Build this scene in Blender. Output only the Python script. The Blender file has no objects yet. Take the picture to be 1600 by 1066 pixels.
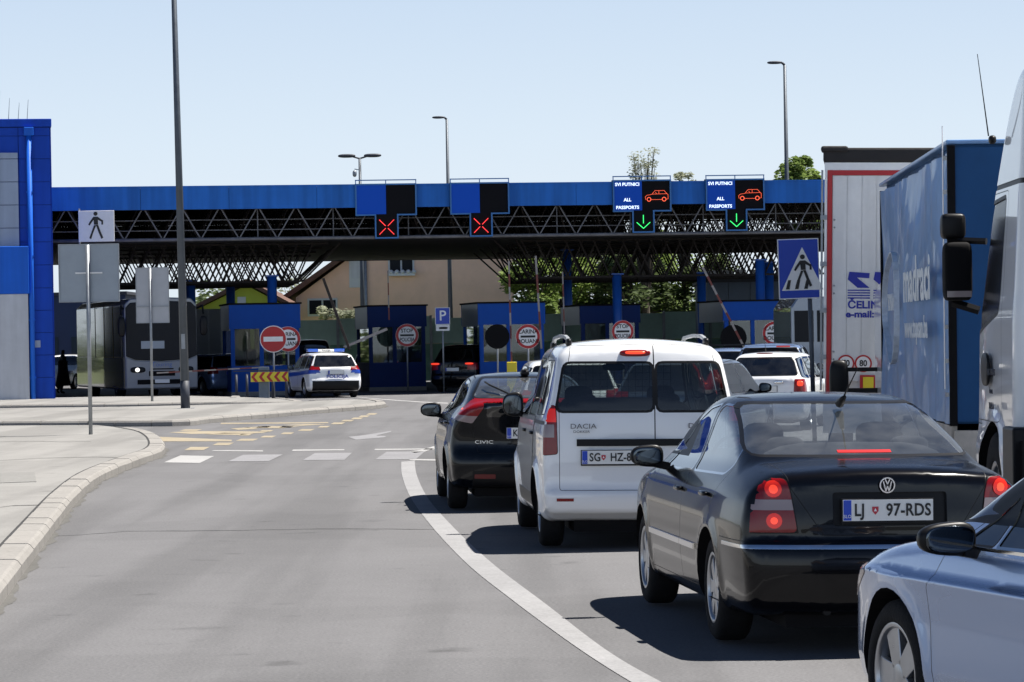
import bpy, bmesh, math, random
import numpy as np
from mathutils import Vector, Matrix
random.seed(7); np.random.seed(7)
R = math.radians
C = bpy.context.scene.collection
SC = bpy.context.scene
# ------------------------------------------------------------------ camera
F_PX, CX, CY, CAMH = 4900.0, 800.0, 533.0, 1.83
PITCH, ROLL = math.atan(-3.0 / F_PX), R(-1.0)
cd = bpy.data.cameras.new('camera'); cam = bpy.data.objects.new('camera', cd); C.objects.link(cam)
cd.sensor_width = 36; cd.lens = F_PX / 1600 * 36; cd.clip_start = .1; cd.clip_end = 6000
CAMROT = Matrix.Rotation(R(90) + PITCH, 3, 'X') @ Matrix.Rotation(ROLL, 3, 'Z')
cam.matrix_world = Matrix.Translation((0, 0, CAMH)) @ CAMROT.to_4x4()
SC.camera = cam
cd.dof.use_dof = False
SC.render.resolution_x, SC.render.resolution_y = 1024, 682
# ------------------------------------------------------------------ light
SUNV = Vector((.80, .30, 1.8)).normalized()
w = bpy.data.worlds.new('World'); SC.world = w; w.use_nodes = True
nt = w.node_tree; bg = nt.nodes['Background']
sky = nt.nodes.new('ShaderNodeTexSky'); sky.sky_type = 'NISHITA'; sky.sun_disc = False
sky.sun_elevation = math.asin(SUNV.z); sky.sun_rotation = math.atan2(SUNV.x, SUNV.y)
sky.air_density = 1.0; sky.dust_density = .3; sky.ozone_density = 1.5
# pale summer haze low over the horizon, laid over the clear Nishita sky by elevation
gtc = nt.nodes.new('ShaderNodeTexCoord'); gs = nt.nodes.new('ShaderNodeSeparateXYZ'); nt.links.new(gtc.outputs['Generated'], gs.inputs[0])
gr = nt.nodes.new('ShaderNodeValToRGB'); nt.links.new(gs.outputs[2], gr.inputs[0]); ge = gr.color_ramp.elements
SKYC = [(0, (.57, .635, .69)), (.03, (.61, .675, .735)), (.065, (.555, .645, .735)), (.115, (.46, .565, .70)), (.17, (.26, .34, .48)), (.26, (.09, .14, .26)), (.5, (.03, .06, .13)), (1, (.015, .03, .08))]
SKYC = [(p_, tuple(x_ * .617 for x_ in c_)) for p_, c_ in SKYC]
ge[0].position = 0; ge[0].color = (*SKYC[0][1], 1); ge[1].position = 1; ge[1].color = (*SKYC[-1][1], 1)
for p_, c_ in SKYC[1:-1]: e_ = ge.new(p_); e_.color = (*c_, 1)
bg2 = nt.nodes.new('ShaderNodeBackground'); nt.links.new(gr.outputs[0], bg2.inputs[0]); gm_ = nt.nodes.new('ShaderNodeMapRange'); gm_.interpolation_type = 'SMOOTHSTEP'; nt.links.new(gs.outputs[1], gm_.inputs[0])
for i_, v_ in enumerate((.2, -.7, 1.0, 1.7)): gm_.inputs[i_ + 1].default_value = v_      # sky behind the camera brightened, added fill for the vehicles' rear faces
nt.links.new(gm_.outputs[0], bg2.inputs[1])
mxs = nt.nodes.new('ShaderNodeMixShader'); mr_ = nt.nodes.new('ShaderNodeMapRange'); nt.links.new(gs.outputs[2], mr_.inputs[0])
mr_.inputs[1].default_value = .1; mr_.inputs[2].default_value = .5; mr_.inputs[3].default_value = 1; mr_.inputs[4].default_value = .93
nt.links.new(mr_.outputs[0], mxs.inputs[0]); nt.links.new(sky.outputs[0], bg.inputs[0]); bg.inputs[1].default_value = .05
nt.links.new(bg.outputs[0], mxs.inputs[1]); nt.links.new(bg2.outputs[0], mxs.inputs[2]); nt.links.new(mxs.outputs[0], nt.nodes['World Output'].inputs[0])
sl = bpy.data.lights.new('sun', 'SUN'); so = bpy.data.objects.new('sun', sl); C.objects.link(so)
sl.energy = 5.0; sl.angle = R(.53); sl.color = (1, .95, .88)
so.rotation_euler = SUNV.to_track_quat('Z', 'Y').to_euler()
SC.view_settings.view_transform = 'Standard'; SC.view_settings.look = 'None'
SC.view_settings.exposure = 1.06; SC.view_settings.gamma = 1
SC.cycles.caustics_reflective = False; SC.cycles.caustics_refractive = False; SC.cycles.max_bounces = 8; SC.cycles.transparent_max_bounces = 16
# pixel (1600 x 1066 photograph) -> points in the place
def ray(px, py):
    return CAMROT @ Vector(((px - CX) / F_PX, -(py - CY) / F_PX, -1))
def P(px, py, d):
    r = ray(px, py); return Vector((0, 0, CAMH)) + r * (d / r.y)
def G(px, py, z=0.0):
    r = ray(px, py); return Vector((0, 0, CAMH)) + r * ((z - CAMH) / r.z)
# ------------------------------------------------------------------ materials
MATS = {}
def mat(name, col, rough=.6, metal=0, coat=0, var=.0, scale=8, bump=0, bscale=60, emit=None, es=0, spec=.5, col2=None, alpha=1, coords='Object', detail=6, dirt=0):
    if name in MATS: return MATS[name]
    m = bpy.data.materials.new(name); m.use_nodes = True; t = m.node_tree; b = t.nodes['Principled BSDF']
    c = (*col, 1)
    b.inputs['Base Color'].default_value = c; b.inputs['Roughness'].default_value = rough
    b.inputs['Metallic'].default_value = metal; b.inputs['Specular IOR Level'].default_value = spec
    b.inputs['Coat Weight'].default_value = coat; b.inputs['Coat Roughness'].default_value = .03
    if emit: b.inputs['Emission Color'].default_value = (*emit, 1); b.inputs['Emission Strength'].default_value = es * .62
    tc = t.nodes.new('ShaderNodeTexCoord')
    if var > 0 or col2:
        n = t.nodes.new('ShaderNodeTexNoise'); n.inputs['Scale'].default_value = scale; n.inputs['Detail'].default_value = detail
        n.inputs['Roughness'].default_value = .65
        t.links.new(tc.outputs[coords], n.inputs['Vector'])
        rmp = t.nodes.new('ShaderNodeValToRGB'); rmp.color_ramp.elements[0].position = .3; rmp.color_ramp.elements[1].position = .7
        c2 = col2 if col2 else tuple(min(1, x * (1 + var)) for x in col)
        rmp.color_ramp.elements[0].color = (*[x * (1 - var) for x in col], 1); rmp.color_ramp.elements[1].color = (*c2, 1)
        t.links.new(n.outputs[0], rmp.inputs[0]); t.links.new(rmp.outputs[0], b.inputs['Base Color'])
        mp = t.nodes.new('ShaderNodeMapRange'); mp.inputs[3].default_value = max(0, rough - .08); mp.inputs[4].default_value = min(1, rough + .1)
        t.links.new(n.outputs[0], mp.inputs[0]); t.links.new(mp.outputs[0], b.inputs['Roughness'])
    if bump > 0:
        n2 = t.nodes.new('ShaderNodeTexNoise'); n2.inputs['Scale'].default_value = bscale; n2.inputs['Detail'].default_value = 4
        t.links.new(tc.outputs[coords], n2.inputs['Vector'])
        bp = t.nodes.new('ShaderNodeBump'); bp.inputs['Strength'].default_value = bump; bp.inputs['Distance'].default_value = .02
        t.links.new(n2.outputs[0], bp.inputs['Height']); t.links.new(bp.outputs[0], b.inputs['Normal'])
    MATS[name] = m; return m
def glass_mat(name, tint, spec=.05, refl=1.0, dust=(.01, .06)):
    if name in MATS: return MATS[name]
    m = bpy.data.materials.new(name); m.use_nodes = True; t = m.node_tree
    t.nodes.remove(t.nodes['Principled BSDF']); out = t.nodes['Material Output']
    tr = t.nodes.new('ShaderNodeBsdfTransparent'); tr.inputs[0].default_value = (*tint, 1)
    gl = t.nodes.new('ShaderNodeBsdfGlossy'); gl.inputs['Roughness'].default_value = .02; gl.inputs[0].default_value = (1, 1, 1, 1)
    df = t.nodes.new('ShaderNodeBsdfDiffuse'); df.inputs[0].default_value = (.35, .36, .36, 1)
    md = t.nodes.new('ShaderNodeMixShader'); 
    nz = t.nodes.new('ShaderNodeTexNoise'); nz.inputs['Scale'].default_value = 5; nz.inputs['Detail'].default_value = 7
    tc = t.nodes.new('ShaderNodeTexCoord'); t.links.new(tc.outputs['Object'], nz.inputs['Vector'])
    mr = t.nodes.new('ShaderNodeMapRange'); mr.inputs[1].default_value = .35; mr.inputs[2].default_value = .8; mr.inputs[3].default_value = dust[0]; mr.inputs[4].default_value = dust[1]
    t.links.new(nz.outputs[0], mr.inputs[0]); t.links.new(mr.outputs[0], md.inputs[0])
    fr = t.nodes.new('ShaderNodeLayerWeight'); fr.inputs[0].default_value = .5
    mx = t.nodes.new('ShaderNodeMixShader')
    pw = t.nodes.new('ShaderNodeMath'); pw.operation = 'POWER'; pw.inputs[1].default_value = 4
    t.links.new(fr.outputs['Facing'], pw.inputs[0])
    mu = t.nodes.new('ShaderNodeMath'); mu.operation = 'MULTIPLY_ADD'; mu.inputs[1].default_value = .9; mu.inputs[2].default_value = .07 * refl + spec; mu.use_clamp = True
    t.links.new(pw.outputs[0], mu.inputs[0])
    t.links.new(tr.outputs[0], md.inputs[1]); t.links.new(df.outputs[0], md.inputs[2])
    t.links.new(mu.outputs[0], mx.inputs[0]); t.links.new(md.outputs[0], mx.inputs[1]); t.links.new(gl.outputs[0], mx.inputs[2])
    t.links.new(mx.outputs[0], out.inputs[0]); MATS[name] = m; return m

def streaky(m, k=.22, sc=(3.0, 3.0, .22)):
    # rain streaks and fading that run down the panels
    t = m.node_tree; b = t.nodes['Principled BSDF']; src = b.inputs['Base Color'].links[0].from_socket; tc = t.nodes.new('ShaderNodeTexCoord'); mp = t.nodes.new('ShaderNodeMapping'); mp.inputs['Scale'].default_value = sc
    n = t.nodes.new('ShaderNodeTexNoise'); n.inputs['Scale'].default_value = 1.0; n.inputs['Detail'].default_value = 6; mr = t.nodes.new('ShaderNodeMapRange'); mr.inputs[1].default_value = .35; mr.inputs[2].default_value = .7; mr.inputs[3].default_value = 1 + k * .5; mr.inputs[4].default_value = 1 - k
    vm = t.nodes.new('ShaderNodeVectorMath'); vm.operation = 'SCALE'; t.links.new(tc.outputs['Object'], mp.inputs[0]); t.links.new(mp.outputs[0], n.inputs['Vector']); t.links.new(n.outputs[0], mr.inputs[0]); t.links.new(src, vm.inputs[0]); t.links.new(mr.outputs[0], vm.inputs['Scale']); t.links.new(vm.outputs[0], b.inputs['Base Color']); return m
M = {}
M['black'] = mat('black_plastic', (.008, .008, .009), .4, spec=.2)
M['matt'] = mat('matt_black', (.006, .006, .007), .8, spec=.15)
M['rubber'] = mat('tyre_rubber', (.013, .013, .014), .85, spec=.2, var=.3, scale=14, bump=.3, bscale=90)
M['chrome'] = mat('chrome', (.75, .76, .78), .12, 1)
M['alloy'] = mat('alloy_rim', (.42, .43, .45), .3, .85, var=.1)
M['steel'] = mat('galvanised_steel', (.30, .32, .34), .5, .6, var=.2, scale=5)
M['pole'] = mat('painted_pole', (.075, .09, .11), .5, .3, var=.15, scale=3)
M['poledark'] = mat('dark_band', (.03, .035, .05), .6)
M['white'] = mat('white_paint', (.78, .78, .77), .5, var=.05, scale=6)
M['whitecar'] = mat('white_car_paint', (.80, .81, .82), .3, coat=.9)
M['blackcar'] = mat('black_car_paint', (.003, .003, .004), .2, coat=.42, spec=.1)
M['civic'] = mat('black_blue_car_paint', (.002, .003, .005), .2, coat=.45, spec=.1)
M['silvercar'] = mat('silver_blue_car_paint', (.26, .37, .60), .26, .55, coat=1)
M['greycar'] = mat('grey_car_paint', (.16, .19, .24), .3, .6, coat=1)
M['glass'] = glass_mat('car_glass', (.17, .20, .21), .05, 1.3, (.0, .03))
M['glassfront'] = glass_mat('windscreen_glass', (.80, .85, .85), .0, 1.0)
M['glassrear'] = glass_mat('dusty_rear_glass', (.86, .90, .92), .10, 2.0, (.08, .24))
M['darkglass'] = glass_mat('tinted_car_glass', (.05, .055, .06), .0, 1.0, (0, .02))
M['boothglass'] = glass_mat('booth_glass', (.45, .5, .5), .0, .8)
M['mirror'] = mat('mirror_glass', (.07, .08, .09), .06, 1)
M['red'] = mat('red_lens', (.20, .004, .006), .2, coat=.3, spec=.3)
M['redlit'] = mat('lit_brake_lens', (.5, .02, .01), .2, emit=(1, .02, .012), es=.2)
M['redstrip'] = mat('lit_brake_strip', (.5, .02, .02), .3, emit=(1, .03, .02), es=.12)
M['redhot'] = mat('lit_brake_bulb', (.8, .1, .03), .2, emit=(1, .05, .025), es=.7)
M['clear'] = mat('clear_lens', (.26, .20, .20), .15, coat=.4)
M['head'] = mat('lit_headlight', (.9, .9, .9), .2, emit=(1, .97, .9), es=1.8)
M['seat'] = mat('seat_fabric', (.03, .032, .035), .9, var=.3, bump=.2)
M['seatgrey'] = mat('grey_seat_fabric', (.09, .10, .11), .9, var=.3, bump=.2)
M['plate'] = mat('plate_white', (.78, .78, .75), .4)
M['plateblue'] = mat('plate_blue', (.01, .06, .5), .4)
M['ink'] = mat('black_lettering', (.01, .01, .01), .5)
M['whiteink'] = mat('white_lettering', (.85, .85, .85), .5)
# ------------------------------------------------------------------ objects
def tag(o, label=None, cat=None, group=None, kind=None):
    if label: o['label'] = label
    if cat: o['category'] = cat
    if group: o['group'] = group
    if kind: o['kind'] = kind
    return o
def empty(name, label, cat, loc=(0, 0, 0), rz=0, group=None, rx=0, ry=0):
    o = bpy.data.objects.new(name, None); C.objects.link(o); o.location = loc
    o.rotation_euler = (rx, ry, rz); o.empty_display_size = .3
    return tag(o, label, cat, group)
class MB:
    def __init__(s): s.v = []; s.f = []; s.m = []; s.mi = 0; s.sm = []; s.smooth = False
    def add(s, vs, fs, smooth=None):
        n = len(s.v); s.v += [tuple(v) for v in vs]; s.f += [[n + i for i in f] for f in fs]
        s.m += [s.mi] * len(fs); s.sm += [s.smooth if smooth is None else smooth] * len(fs); return s
    def box(s, c, d, rz=0, rot=None):
        hx, hy, hz = d[0] / 2, d[1] / 2, d[2] / 2
        vs = [Vector((x, y, z)) for x in (-hx, hx) for y in (-hy, hy) for z in (-hz, hz)]
        m = rot if rot else Matrix.Rotation(rz, 3, 'Z')
        vs = [m @ v + Vector(c) for v in vs]
        return s.add(vs, [(0, 1, 3, 2), (4, 6, 7, 5), (0, 4, 5, 1), (2, 3, 7, 6), (0, 2, 6, 4), (1, 5, 7, 3)], False)
    def bx(s, x0, x1, y0, y1, z0, z1): return s.box(((x0 + x1) / 2, (y0 + y1) / 2, (z0 + z1) / 2), (abs(x1 - x0), abs(y1 - y0), abs(z1 - z0)))
    def bar(s, a, b, wd, ht=None):
        a, b = Vector(a), Vector(b); d = (b - a); L = d.length
        q = d.to_track_quat('X', 'Z').to_matrix()
        return s.box((a + b) / 2, (L, wd, ht or wd), rot=q)
    def tube(s, a, b, r0, r1=None, n=8, cap=True):
        a, b = Vector(a), Vector(b); r1 = r0 if r1 is None else r1
        q = (b - a).to_track_quat('Z', 'Y').to_matrix(); vs = []
        for p, r in ((a, r0), (b, r1)):
            for i in range(n):
                t = 2 * math.pi * i / n; vs.append(p + q @ Vector((r * math.cos(t), r * math.sin(t), 0)))
        fs = [(i, (i + 1) % n, n + (i + 1) % n, n + i) for i in range(n)]
        s.add(vs, fs, n > 6)
        if cap: s.add(vs, [tuple(range(n - 1, -1, -1)), tuple(range(n, 2 * n))], False)
        return s
    def path(s, pts, r, n=6):
        for a, b in zip(pts, pts[1:]): s.tube(a, b, r, r, n)
        return s
    def disc(s, c, r, axis='y', th=.02, n=28):
        c = Vector(c); o = {'y': Vector((0, th / 2, 0)), 'x': Vector((th / 2, 0, 0)), 'z': Vector((0, 0, th / 2))}[axis]
        return s.tube(c - o, c + o, r, r, n)
    def ring(s, c, r0, r1, th=.02, n=28, axis='y'):
        c = Vector(c); vs = []
        for r, t in ((r0, -th / 2), (r1, -th / 2), (r1, th / 2), (r0, th / 2)):
            for i in range(n):
                a = 2 * math.pi * i / n
                p = {'y': Vector((r * math.cos(a), t, r * math.sin(a))), 'x': Vector((t, r * math.cos(a), r * math.sin(a)))}[axis]
                vs.append(c + p)
        fs = []
        for k in range(4):
            for i in range(n): fs.append((k * n + i, k * n + (i + 1) % n, ((k + 1) % 4) * n + (i + 1) % n, ((k + 1) % 4) * n + i))
        return s.add(vs, fs, False)
    def prism(s, poly, y0, y1, fr=None):
        """poly in (x,z) extruded along y; fr maps a Vector"""
        fr = fr or (lambda v: v); n = len(poly)
        vs = [fr(Vector((x, y0, z))) for x, z in poly] + [fr(Vector((x, y1, z))) for x, z in poly]
        fs = [tuple(range(n)), tuple(range(2 * n - 1, n - 1, -1))] + [(i, i + n, (i + 1) % n + n, (i + 1) % n) for i in range(n)]
        return s.add(vs, fs, False)
    def flat(s, poly, z0, z1):
        """polygon in ground plane given as vectors, extruded z0..z1"""
        n = len(poly); vs = [Vector((p[0], p[1], z0)) for p in poly] + [Vector((p[0], p[1], z1)) for p in poly]
        fs = [tuple(range(n - 1, -1, -1)), tuple(range(n, 2 * n))] + [(i, (i + 1) % n, (i + 1) % n + n, i + n) for i in range(n)]
        return s.add(vs, fs, False)
    def blob(s, c, r, e=2.6, nu=20, nv=12, rot=None, squash=None):
        vs = []; sg = lambda a, p: math.copysign(abs(a) ** p, a)
        for j in range(nv + 1):
            ph = -math.pi / 2 + math.pi * j / nv
            for i in range(nu):
                th = 2 * math.pi * i / nu; p = 2 / e
                v = Vector((r[0] * sg(math.cos(ph), p) * sg(math.cos(th), p), r[1] * sg(math.cos(ph), p) * sg(math.sin(th), p), r[2] * sg(math.sin(ph), p)))
                if squash: v = squash(v)
                if rot: v = rot @ v
                vs.append(v + Vector(c))
        fs = [(j * nu + i, j * nu + (i + 1) % nu, (j + 1) * nu + (i + 1) % nu, (j + 1) * nu + i) for j in range(nv) for i in range(nu)]
        return s.add(vs, fs, True)
    def lathe(s, prof, c=(0, 0, 0), n=36, axis='x'):
        """closed profile of (axial, radius)"""
        c = Vector(c); m = len(prof); vs = []
        for i in range(n):
            a = 2 * math.pi * i / n
            for (x, r) in prof:
                vs.append(c + (Vector((x, r * math.cos(a), r * math.sin(a))) if axis == 'x' else Vector((r * math.cos(a), r * math.sin(a), x))))
        fs = [(i * m + j, i * m + (j + 1) % m, ((i + 1) % n) * m + (j + 1) % m, ((i + 1) % n) * m + j) for i in range(n) for j in range(m)]
        return s.add(vs, fs, True)
    def build(s, name, mats, parent=None, loc=None, fixn=True, bevel=0):
        me = bpy.data.meshes.new(name); me.from_pydata(s.v, [], s.f)
        if not isinstance(mats, (list, tuple)): mats = [mats]
        for m in mats: me.materials.append(m)
        me.polygons.foreach_set('material_index', s.m); me.polygons.foreach_set('use_smooth', s.sm)
        if fixn:
            bm = bmesh.new(); bm.from_mesh(me); bmesh.ops.remove_doubles(bm, verts=bm.verts, dist=1e-5) if len(bm.verts) < 60000 else None
            bmesh.ops.recalc_face_normals(bm, faces=bm.faces); bm.to_mesh(me); bm.free()
        o = bpy.data.objects.new(name, me); C.objects.link(o)
        if parent: o.parent = parent
        if loc is not None: o.location = loc
        if bevel:
            b = o.modifiers.new('bevel', 'BEVEL'); b.width = bevel; b.segments = 2; b.limit_method = 'ANGLE'; b.harden_normals = False
        return o
def thing(o, label, cat, group=None, kind=None): return tag(o, label, cat, group, kind)
def text(txt, size, material, parent, loc, rot=(R(90), 0, 0), name='lettering', depth=.002, align='CENTER', sx=1, shear=0, bold=0, spacing=1):
    cu = bpy.data.curves.new(name, 'FONT'); cu.body = txt; cu.size = size; cu.align_x = align; cu.align_y = 'CENTER'
    cu.extrude = depth; cu.shear = shear; cu.resolution_u = 3; cu.offset = bold; cu.space_character = spacing
    o = bpy.data.objects.new('tmp', cu); C.objects.link(o)
    dg = bpy.context.evaluated_depsgraph_get(); dg.update(); me = bpy.data.meshes.new_from_object(o.evaluated_get(dg))
    bpy.data.objects.remove(o); me.name = name; me.materials.clear(); me.materials.append(material)
    ob = bpy.data.objects.new(name, me); C.objects.link(ob); ob.parent = parent; ob.location = loc; ob.rotation_euler = rot; ob.scale = (sx, 1, 1)
    return ob
# ------------------------------------------------------------------ vehicles: a closed shell solved from side profile, plan and section curves
def table(pts, win=.10, n=900):
    xs = [p[0] for p in pts]; ys = [p[1] for p in pts]
    x = np.linspace(xs[0], xs[-1], n); y = np.interp(x, xs, ys); k = max(1, int(win / (xs[-1] - xs[0]) * n / 2))
    for _ in range(3):
        yp = np.pad(y, k, 'edge'); cs = np.cumsum(np.insert(yp, 0, 0)); y = (cs[2 * k + 1:] - cs[:-2 * k - 1]) / (2 * k + 1)
    return lambda q: np.interp(q, x, y)
def chaikin(p, it=2):
    p = np.array(p, float)
    for _ in range(it):
        q = np.roll(p, -1, 0); a = .75 * p + .25 * q; b = .25 * p + .75 * q
        p = np.stack([a, b], 1).reshape(-1, 2)
    return p
def sdf_poly(V, y, z):
    d = np.full(y.shape, 1e9); s = np.ones(y.shape); n = len(V)
    for i in range(n):
        ax, ay = V[i]; bx, by = V[i - 1]; ex, ey = bx - ax, by - ay
        wx, wy = y - ax, z - ay
        t = np.clip((wx * ex + wy * ey) / (ex * ex + ey * ey + 1e-12), 0, 1)
        dx, dy = wx - ex * t, wy - ey * t; d = np.minimum(d, dx * dx + dy * dy)
        c1 = z >= ay; c2 = z < by; c3 = ex * wy > ey * wx
        flip = (c1 & c2 & c3) | (~c1 & ~c2 & ~c3); s = np.where(flip, -s, s)
    return s * np.sqrt(d)
class Shell:
    def __init__(s, sp):
        s.sp = sp; s.V = chaikin(sp['profile'], sp.get('chaikin', 2))
        s.wl = table(sp['plan'], .3); s.side = table(sp['side'], sp.get('sidewin', .05)); s.tum = table(sp['tumble'], .4)
        s.ymid = sp.get('ymid', 1.3); s.fast = False
        q = .012; ya = np.arange(s.V[:, 0].min() - .5, s.V[:, 0].max() + .5, q); za = np.arange(s.V[:, 1].min() - .3, s.V[:, 1].max() + .5, q)
        Y, Z = np.meshgrid(ya, za, indexing='ij'); s.tab = (ya[0], za[0], q, sdf_poly(s.V, Y.ravel(), Z.ravel()).reshape(Y.shape))
    def prof(s, y, z):
        if not s.fast: return sdf_poly(s.V, y, z)
        y0, z0, q, T_ = s.tab; u = np.clip((y - y0) / q, 0, T_.shape[0] - 1.001); v = np.clip((z - z0) / q, 0, T_.shape[1] - 1.001)
        i = u.astype(int); j = v.astype(int); u -= i; v -= j
        return (T_[i, j] * (1 - u) + T_[i + 1, j] * u) * (1 - v) + (T_[i, j + 1] * (1 - u) + T_[i + 1, j + 1] * u) * v
    def f(s, p):
        sp = s.sp; x, y, z = p[:, 0], p[:, 1], p[:, 2]; ax = np.abs(x)
        Rr = .5 * (1 - np.tanh((y - s.ymid) / .8))
        yy = y - sp.get('cr', .06) * (ax / .85) ** 2.6 * Rr + sp.get('cf', .16) * (ax / .85) ** 2.6 * (1 - Rr)
        S = np.clip((z - .65) / .3, 0, 1); zz = z + sp.get('crown', .035) * (ax / .6) ** 2 * S
        a = s.prof(yy, zz)
        W = s.wl(y) + s.side(z); b = sp['belt']; u = z - b
        g = .5 * (u + np.sqrt(u * u + .0009)); W = W - g * s.tum(y)
        for wy in sp['wheels']:
            r = np.hypot(y - wy, z - sp['rw']); W = W + sp.get('flare', .012) * np.exp(-((r - sp['ra']) / .06) ** 2) * (z < 1.2)
        bb = (ax - W) * .95; k = sp.get('k', .08)
        if 'kz' in sp: k = sp['kz'](z)
        h = np.maximum(k - np.abs(a - bb), 0) / k
        return np.maximum(a, bb) + h * h * k * .25
    def grad(s, p, e=.004):
        g = np.empty_like(p)
        for i in range(3):
            d = np.zeros(3); d[i] = e; g[:, i] = (s.f(p + d) - s.f(p - d)) / (2 * e)
        return g
    def project(s, p, it=3):
        for _ in range(it):
            g = s.grad(p); v = s.f(p); p = p - (v / (np.sum(g * g, 1) + 1e-9))[:, None] * g
        return p
    def mesh(s, h):
        V = s.V; lo = np.array([-1.05, V[:, 0].min() - 2.2 * h, V[:, 1].min() - 2.2 * h]); hi = np.array([1.05, V[:, 0].max() + 2.2 * h, V[:, 1].max() + 2.2 * h])
        if s.sp.get('maxw'): lo[0] = -s.sp['maxw']; hi[0] = s.sp['maxw']
        n = np.ceil((hi - lo) / h).astype(int) + 1
        ax = [lo[i] + h * np.arange(n[i]) for i in range(3)]
        X, Y, Z = np.meshgrid(*ax, indexing='ij'); pts = np.stack([X.ravel(), Y.ravel(), Z.ravel()], 1)
        s.fast = True; F = s.f(pts).reshape(n); s.fast = False; I = F < 0
        cs = tuple(n - 1); acc = np.zeros(cs + (3,)); cnt = np.zeros(cs)
        def cell(a, dx, dy, dz): return a[dx:dx + cs[0], dy:dy + cs[1], dz:dz + cs[2]]
        base = np.stack(np.meshgrid(*[a[:-1] for a in ax], indexing='ij'), -1)
        for axis in range(3):
            o = [i for i in range(3) if i != axis]
            for u in (0, 1):
                for v in (0, 1):
                    c0 = [0, 0, 0]; c0[o[0]] = u; c0[o[1]] = v; c1 = list(c0); c1[axis] = 1
                    f0, f1 = cell(F, *c0), cell(F, *c1); m = (f0 < 0) != (f1 < 0)
                    t = np.where(m, f0 / np.where(m, f0 - f1, 1), 0)
                    q = base + np.array(c0) * h; q[..., axis] += t * h
                    acc += q * m[..., None]; cnt += m
        has = cnt > 0; idx = -np.ones(cs, int); idx[has] = np.arange(has.sum()); verts = acc[has] / cnt[has][:, None]
        faces = []
        for axis in range(3):
            o = [(axis + 1) % 3, (axis + 2) % 3]
            A = np.take(I, range(0, n[axis] - 1), axis); B = np.take(I, range(1, n[axis]), axis); E = A != B
            c = np.argwhere(E); c = c[(c[:, o[0]] > 0) & (c[:, o[1]] > 0) & (c[:, o[0]] < cs[o[0]]) & (c[:, o[1]] < cs[o[1]])]
            q = []
            for du, dv in ((-1, -1), (0, -1), (0, 0), (-1, 0)):
                k = c.copy(); k[:, o[0]] += du; k[:, o[1]] += dv; q.append(idx[k[:, 0], k[:, 1], k[:, 2]])
            q = np.stack(q, 1); rev = ~I[c[:, 0], c[:, 1], c[:, 2]]; q[rev] = q[rev][:, ::-1]; faces += q[(q >= 0).all(1)].tolist()
        verts = s.project(verts)
        return PM([tuple(v) for v in verts.tolist()], faces, [0] * len(faces))
    def emit(s, pm, name, mats, parent, offset=0, thick=0):
        """turn a patch into an object with the exact normals of the shell"""
        if not pm.f: return None
        pm = pm.compact(); co = s.project(np.array(pm.v), 1); g = s.grad(co, .006); g /= np.linalg.norm(g, axis=1)[:, None] + 1e-9
        co2 = co + g * offset; V = co2.tolist(); F = [list(q) for q in pm.f]; MI = list(pm.mi); nor = g
        if thick:
            cnt = {}
            for q in F:
                for a, b in zip(q, q[1:] + q[:1]): cnt[(a, b)] = 1
            be = [(a, b) for (a, b) in cnt if (b, a) not in cnt]; vs = sorted({a for e in be for a in e}); mp = {v: len(V) + i for i, v in enumerate(vs)}
            inner = co2[vs] - g[vs] * thick; V += inner.tolist(); nor = np.vstack([g, g[vs]])
            for a, b in be: F.append([b, a, mp[a], mp[b]]); MI.append(0)
        me = bpy.data.meshes.new(name); me.from_pydata(V, [], F)
        for m in (mats if isinstance(mats, (list, tuple)) else [mats]): me.materials.append(m)
        me.polygons.foreach_set('material_index', MI); me.polygons.foreach_set('use_smooth', [True] * len(F))
        if len(me.vertices) == len(nor): me.normals_split_custom_set_from_vertices([tuple(a) for a in nor.tolist()])
        o = bpy.data.objects.new(name, me); C.objects.link(o); o.parent = parent; return o
class PM:
    """polygon soup with shared vertices that can be split along polygons"""
    def __init__(s, v, f, mi): s.v = v; s.f = f; s.mi = mi
    def main(s):
        s.mi = [0] * len(s.mi); return s
    def compact(s):
        mp = {}; v = []
        for q in s.f:
            for i in q:
                if i not in mp: mp[i] = len(v); v.append(s.v[i])
        return PM(v, [[mp[i] for i in q] for q in s.f], list(s.mi))
def roundp(poly, r=.03, seg=3):
    n = len(poly); out = []
    for i in range(n):
        a, b, c = Vector(poly[i - 1]), Vector(poly[i]), Vector(poly[(i + 1) % n])
        rr = min(r, (a - b).length * .45, (c - b).length * .45)
        p0 = b + (a - b).normalized() * rr; p1 = b + (c - b).normalized() * rr
        for k in range(seg + 1):
            t = k / seg; out.append((1 - t) ** 2 * p0 + 2 * t * (1 - t) * b + t * t * p1)
    return [(p.x, p.y) for p in out]
def offs(poly, d):
    n = len(poly); area = sum(poly[i - 1][0] * poly[i][1] - poly[i][0] * poly[i - 1][1] for i in range(n)); sg = 1 if area > 0 else -1; out = []
    for i in range(n):
        a, b, c = Vector(poly[i - 1]), Vector(poly[i]), Vector(poly[(i + 1) % n])
        e0 = (b - a).normalized(); e1 = (c - b).normalized(); n0 = Vector((e0.y, -e0.x)) * sg; n1 = Vector((e1.y, -e1.x)) * sg
        m = (n0 + n1); m = m / max(.3, m.dot(n0)); out.append((b.x + m.x * d, b.y + m.y * d))
    return out
VIEW = {'side': (1, 2), 'rear': (0, 2), 'top': (0, 1)}
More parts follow.
